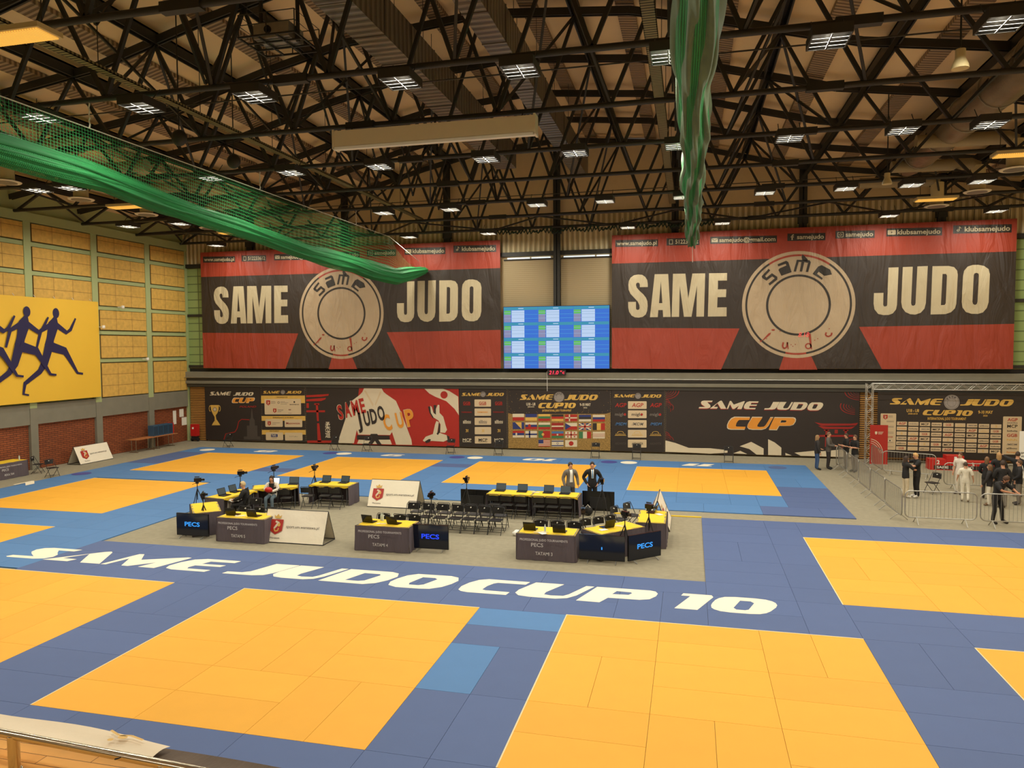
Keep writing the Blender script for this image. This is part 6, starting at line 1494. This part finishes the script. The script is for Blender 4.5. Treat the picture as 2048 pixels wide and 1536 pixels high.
# two men in suits
def suit(r, k, tie, open_w):
    z0 = 1.02 if open_w > .05 else 1.17
    def front(w0, w1, zb, zt, extra):
        def f(u, v):
            z = zb+(zt-zb)*v; x = (2*u-1)*(w0+(w1-w0)*v)
            y = interp(z, [(.95, .118), (1.12, .118), (1.32, .138), (1.4, .125), (1.5, .066)])+extra
            return (x*k, -(y-x*x*1.2)*k, z*k)
        return f
    sheet('shirt_front', front(open_w*.8, .05, z0, 1.5, .012), 6, 10, MATS['white'], r)
    if tie: sheet('tie', front(.026, .016, 1.18, 1.47, .02), 2, 8, MATS['ban_sky'], r)
r, J, k, T = person('man in an open grey suit jacket and white shirt standing behind the joined tables', (-4.22, 26.15), radians(25), 1.72, top=(112, 106, 98), legs=(70, 66, 62), hair=(58, 46, 38), wide=1.02, P=Z(arm('l', (.27, .02, 1.16), (.27, -.1, .93)), arm('r', (-.27, .04, 1.15), (-.24, -.08, .92)), {'face': (.35, -.9, -.12)}))
suit(r, k, False, .07)
r, J, k, T = person('man in a black suit with a pale blue tie, hands in his pockets', (-3.42, 26.15), radians(12), 1.76, top=(26, 25, 27), legs=(30, 29, 30), hair=(38, 30, 26), wide=1.02, P=Z(arm('l', (.32, .06, 1.18), (.2, -.06, .98)), arm('r', (-.32, .06, 1.18), (-.2, -.06, .98)), {'face': (0, -1, -.15)}))
suit(r, k, True, .045)
# seated pair
SEAT = lambda dx=0: {'pelvis': (0, .08, .55), 'waist': (0, .1, .7), 'chest': (0, .06, .92), 'neck': (0, .02, 1.06), 'jaw': (0, -.01, 1.14), 'skull': (0, -.02, 1.235), 'shl': (.18, .06, 1.0), 'shr': (-.18, .06, 1.0), 'hipl': (.09, .04, .53), 'hipr': (-.09, .04, .53),
    'knl': (.12, -.36, .52), 'knr': (-.12, -.36, .52), 'anl': (.12, -.34, .09), 'anr': (-.12, -.36, .09), 'toel': (.13, -.52, .035), 'toer': (-.13, -.54, .035)}
r, J, k, T = person('blonde person in a black hooded top sitting at the side table, coat on the lap', (-15.05, 22.25), radians(-75), 1.72, top=(26, 25, 26), legs=(40, 38, 38), hair=(196, 172, 128), P=Z(SEAT(), arm('l', (.26, -.05, .78), (.12, -.28, .7)), arm('r', (-.26, -.05, .78), (-.1, -.3, .7)), {'face': (.5, -.9, -.3)}))
sheet('lap_coat', lambda u, v: (-.2+.4*u+.03*sin(v*9), -.12-.36*min(v, .6)/.6, .66-.02*sin(u*9)-max(0, v-.6)*.9+.02*sin(v*14)), 12, 10, M('coat_grey', (176, 170, 158), .8, bump=.4, bs=8), r)
sheet('hood', lambda u, v: (.11*cos(pi*u)*(1-.2*v), .1+.07*sin(pi*u), 1.0+.09*sin(pi*v*.8)), 10, 6, MATS['black'], r)
r, J, k, T = person('person in a black top with pale sleeves sitting and holding a red bag', (-14.88, 23.75), radians(12), 1.65, top=(214, 206, 192), legs=(88, 104, 116), shoes=(225, 222, 214), hair=(40, 28, 24), long_hair=True, P=Z(SEAT(), arm('l', (.26, -.04, .8), (.1, -.22, .76)), arm('r', (-.26, -.04, .8), (-.1, -.22, .76)), {'face': (0, -.9, -.5)}))
sheet('vest', lambda u, v: (.15*cos(2*pi*u), .07+.125*sin(2*pi*u), .6+.38*v), 20, 6, MATS['black'], r)
o = smooth_angle(MB().sphere((0, 0, 0), .13, 14, 10, (1.2, .7, .8)).build('red_bag', MATS['red_box'])); o.location = (-14.82, 23.44, .76); tag(o, 'bright red bag held on the lap of the seated person', 'bag')
# spectators by the back banner
person('person with long fair hair in a dark jacket and blue jeans beside the truss gate', (5.85, 36.9), radians(100), 1.66, top=(46, 42, 40), legs=(60, 84, 122), hair=(150, 118, 78), long_hair=True, P=arm('l', (.24, -.08, 1.12), (.1, -.2, 1.05)))
person('man in a grey jacket and dark trousers talking near the torii print', (6.4, 37.2), radians(70), 1.78, top=(92, 86, 80), legs=(50, 44, 44), hair=(120, 84, 64), P=Z(arm('l', (.26, -.08, 1.15), (.12, -.26, 1.12)), arm('r', (-.26, -.06, 1.15), (-.1, -.26, 1.12))))
person('dark haired person in a black top looking down at a phone near the barriers', (7.25, 37.5), radians(-80), 1.7, top=(30, 28, 28), legs=(84, 80, 76), hair=(66, 48, 38), sleeves='short', P=Z(arm('l', (.24, -.06, 1.12), (.08, -.26, 1.16)), arm('r', (-.24, -.06, 1.12), (-.08, -.26, 1.16)), {'face': (0, -.8, -.4)}))
person('man in a black t-shirt and grey trousers with folded arms behind the barrier', (7.45, 36.6), radians(-60), 1.74, top=(28, 27, 27), legs=(112, 106, 98), hair=(96, 70, 50), sleeves='short', P=Z(arm('l', (.25, -.06, 1.15), (-.02, -.22, 1.17)), arm('r', (-.25, -.06, 1.15), (.04, -.24, 1.14))))
# hugging pair
person('person in a black t-shirt and beige trousers hugging someone inside the barriers', (8.1, 30.85), radians(105), 1.62, top=(34, 31, 30), legs=(206, 190, 160), shoes=(226, 222, 212), hair=(60, 44, 34), long_hair=True, sleeves='short', P=Z(arm('l', (.26, -.22, 1.3), (.08, -.44, 1.34)), arm('r', (-.26, -.22, 1.2), (-.06, -.44, 1.16))))
person('person all in black with light hair hugging someone inside the barriers', (8.52, 30.95), radians(-80), 1.74, top=(26, 25, 25), legs=(28, 26, 26), shoes=(220, 216, 208), hair=(200, 158, 100), sleeves='short', P=Z(arm('l', (.26, -.22, 1.26), (.06, -.42, 1.2)), arm('r', (-.26, -.22, 1.36), (-.06, -.4, 1.42)), {'jaw': (0, -.04, 1.555), 'skull': (0, -.07, 1.645)}))
# children in white, podium side
person('child in a white judo suit seen from behind between the two front barriers', (10.05, 30.5), radians(165), 1.5, top=(222, 214, 194), legs=(226, 218, 198), shoes=(120, 90, 70), hair=(64, 48, 36), sleeves='short', P=Z(arm('l', (.27, 0, 1.15), (.3, -.1, .98)), arm('r', (-.27, 0, 1.15), (-.3, -.08, .98)), {'anr': (-.12, .16, .12), 'knr': (-.12, .02, .5), 'toer': (-.13, .0, .04)}))
person('boy with curly hair in a white and red top standing near the podium', (10.35, 32.0), radians(-50), 1.66, top=(222, 210, 196), legs=(224, 216, 198), shoes=(80, 66, 60), hair=(88, 58, 40), sleeves='short')
person('child with brown hair in a black top and white trousers, left of the group', (10.65, 29.9), radians(-120), 1.52, top=(38, 34, 34), legs=(222, 214, 196), shoes=(110, 84, 60), hair=(112, 82, 52), long_hair=True, P=arm('l', (.26, -.06, 1.12), (.22, -.2, .9)))
# leaning man
person('bearded man in black leaning with one arm on the front barrier', (9.82, 26.95), radians(30), 1.72, top=(30, 28, 28), legs=(32, 30, 30), shoes=(40, 32, 28), hair=(84, 60, 42), sleeves='short', beard=True, skin='skin2',
    P=Z({'waist': (0, -.04, 1.12), 'chest': (.02, -.12, 1.31), 'neck': (.03, -.2, 1.42), 'jaw': (.03, -.26, 1.49), 'skull': (.03, -.31, 1.575), 'shl': (.2, -.13, 1.38), 'shr': (-.17, -.12, 1.38)}, arm('l', (.3, -.34, 1.2), (.26, -.52, 1.12)), arm('r', (-.2, -.34, 1.18), (.02, -.5, 1.13)),
    {'knl': (.18, -.04, .5), 'anl': (.26, .0, .09), 'toel': (.3, -.18, .035), 'anr': (-.1, .05, .09), 'toer': (-.12, -.13, .035), 'face': (.75, -.65, -.1)}))
# the group in black at the right edge
BK2 = (33, 31, 31); GP = 'people in black at the right edge'
for lb, x, y, rz, h, top, legs, hair, lg, sl in (
    ('teenager in a black hooded top with white back print and grey trousers', 10.95, 29.6, 175, 1.72, BK2, (128, 120, 108), (58, 42, 32), False, 'long'),
    ('person in black with fair wavy hair in the middle of the group', 11.55, 31.6, 170, 1.74, (28, 27, 27), (52, 48, 46), (170, 132, 84), True, 'long'),
    ('teenager in black with baggy grey trousers turned to the left', 11.75, 30.3, -100, 1.66, BK2, (132, 124, 112), (90, 64, 42), False, 'long'),
    ('child with long brown hair in black at the right photo edge', 11.95, 29.6, 185, 1.58, (46, 40, 38), (124, 116, 106), (96, 62, 36), True, 'long'),
    ('person in black with long brown hair near the podium steps', 11.0, 31.2, 150, 1.62, (30, 28, 28), (60, 54, 50), (120, 88, 58), True, 'long'),
    ('tall person in black reaching towards the blue flag', 12.3, 31.9, 150, 1.76, (30, 29, 29), (58, 54, 52), (54, 40, 30), False, 'long')):
    P = Z(arm('l', (.26, -.06, 1.13), (.12, -.2, 1.0))) if 'reaching' not in lb else Z(arm('l', (.36, -.18, 1.44), (.5, -.38, 1.5)))
    person(lb, (x, y), radians(rz), h, top=top, legs=legs, hair=hair, long_hair=lg, sleeves=sl, shoes=(70, 64, 60), P=P)

# ------------------------------------------------------------------ gallery edge under the camera
LZ = 3.93
def yr(x): return 2.66-.053*(x+3.0)
struct('trim_90', MB().add([(-6, -1.0, LZ-.2), (6, -1.0, LZ-.2), (6, yr(6)+.3, LZ-.2), (-6, yr(-6)+.3, LZ-.2), (-6, -1.0, LZ), (6, -1.0, LZ), (6, yr(6)+.3, LZ), (-6, yr(-6)+.3, LZ)], [(3, 2, 1, 0), (4, 5, 6, 7), (0, 1, 5, 4), (1, 2, 6, 5), (2, 3, 7, 6), (3, 0, 4, 7)]), MATS['parquet'])
struct('trim_91', MB().add([(-6, yr(-6)-.15, 0), (6, yr(6)-.15, 0), (6, yr(6), 0), (-6, yr(-6), 0), (-6, yr(-6)-.15, LZ-.2), (6, yr(6)-.15, LZ-.2), (6, yr(6), LZ-.2), (-6, yr(-6), LZ-.2)], [(3, 2, 1, 0), (4, 5, 6, 7), (0, 1, 5, 4), (1, 2, 6, 5), (2, 3, 7, 6), (3, 0, 4, 7)]), MATS['concrete'])
t = thing('guard_rail', 'brushed steel tube rail on short posts along the wooden gallery edge', 'rail', (0, 0, LZ))
RZ = .17
smooth_angle(MB().tube([(-6, yr(-6), RZ), (6, yr(6), RZ)], .019, 14).build('hand_rail', MATS['chrome'], t))
for x in (-4.74, -3.89, -3.04, -2.19, -1.34, -.5):
    smooth_angle(MB().tube([(x, yr(x), 0), (x, yr(x), RZ)], .025, 14).build('post', MATS['chrome'], t)); MB().tube([(x+.03*cos(a*pi/8), yr(x)+.03*sin(a*pi/8), .006) for a in range(16)], .004, 6, closed=True).build('base_ring', MATS['chrome'], t)
t = thing('railing_banner', 'back of a white cloth banner with a gold smear tied outside the gallery rail', 'banner', (0, 0, LZ))
def rb(x0, x1, d0, d1, z0, z1):
    return lambda u, v: (x0+(x1-x0)*u, yr(x0+(x1-x0)*u)+.03+(d0+(d1-d0)*u)*v+.01*sin(u*17)*v, z0+(z1-z0)*v+.006*sin(u*11+v*5))
sheet('cloth', rb(-5.2, -2.3, .18, .15, RZ-.01, RZ-.03), 30, 6, M('banner_back', (226, 212, 186), .8, bump=.15, bs=5), t)
MB().tube([(-2.42+.024*cos(a*pi/6), yr(-2.42)+.024*sin(a*pi/6), RZ+.01*cos(a*pi/6)) for a in range(12)], .003, 5, closed=True).build('cable_tie', MATS['black'], t)
A = Art(); rr = random.Random(2)
A.line('gold_print', 'ban_gold', 0, [(-2.63, .14), (-2.56, .11), (-2.5, .12), (-2.42, .1)], .012); A.ell('gold_print', 'ban_gold', 0, -2.53, .1, .025, .015, 10); A.ell('gold_print', 'ban_gold', 0, -2.57, .07, .015, .012, 8)
A.build(Matrix.Translation((0, yr(-2.5)+.03, RZ+.0)), t)
t = thing('railing_banner', 'back of a dark brown cloth banner tied outside the gallery rail beside the white one', 'banner', (0, 0, LZ))
sheet('cloth', rb(-2.45, 2.5, .16, .16, RZ-.04, RZ-.055), 40, 6, M('banner_back_dark', (92, 78, 66), .85, bump=.3, bs=8, stretch=(6, 1, 1), var=.15), t)
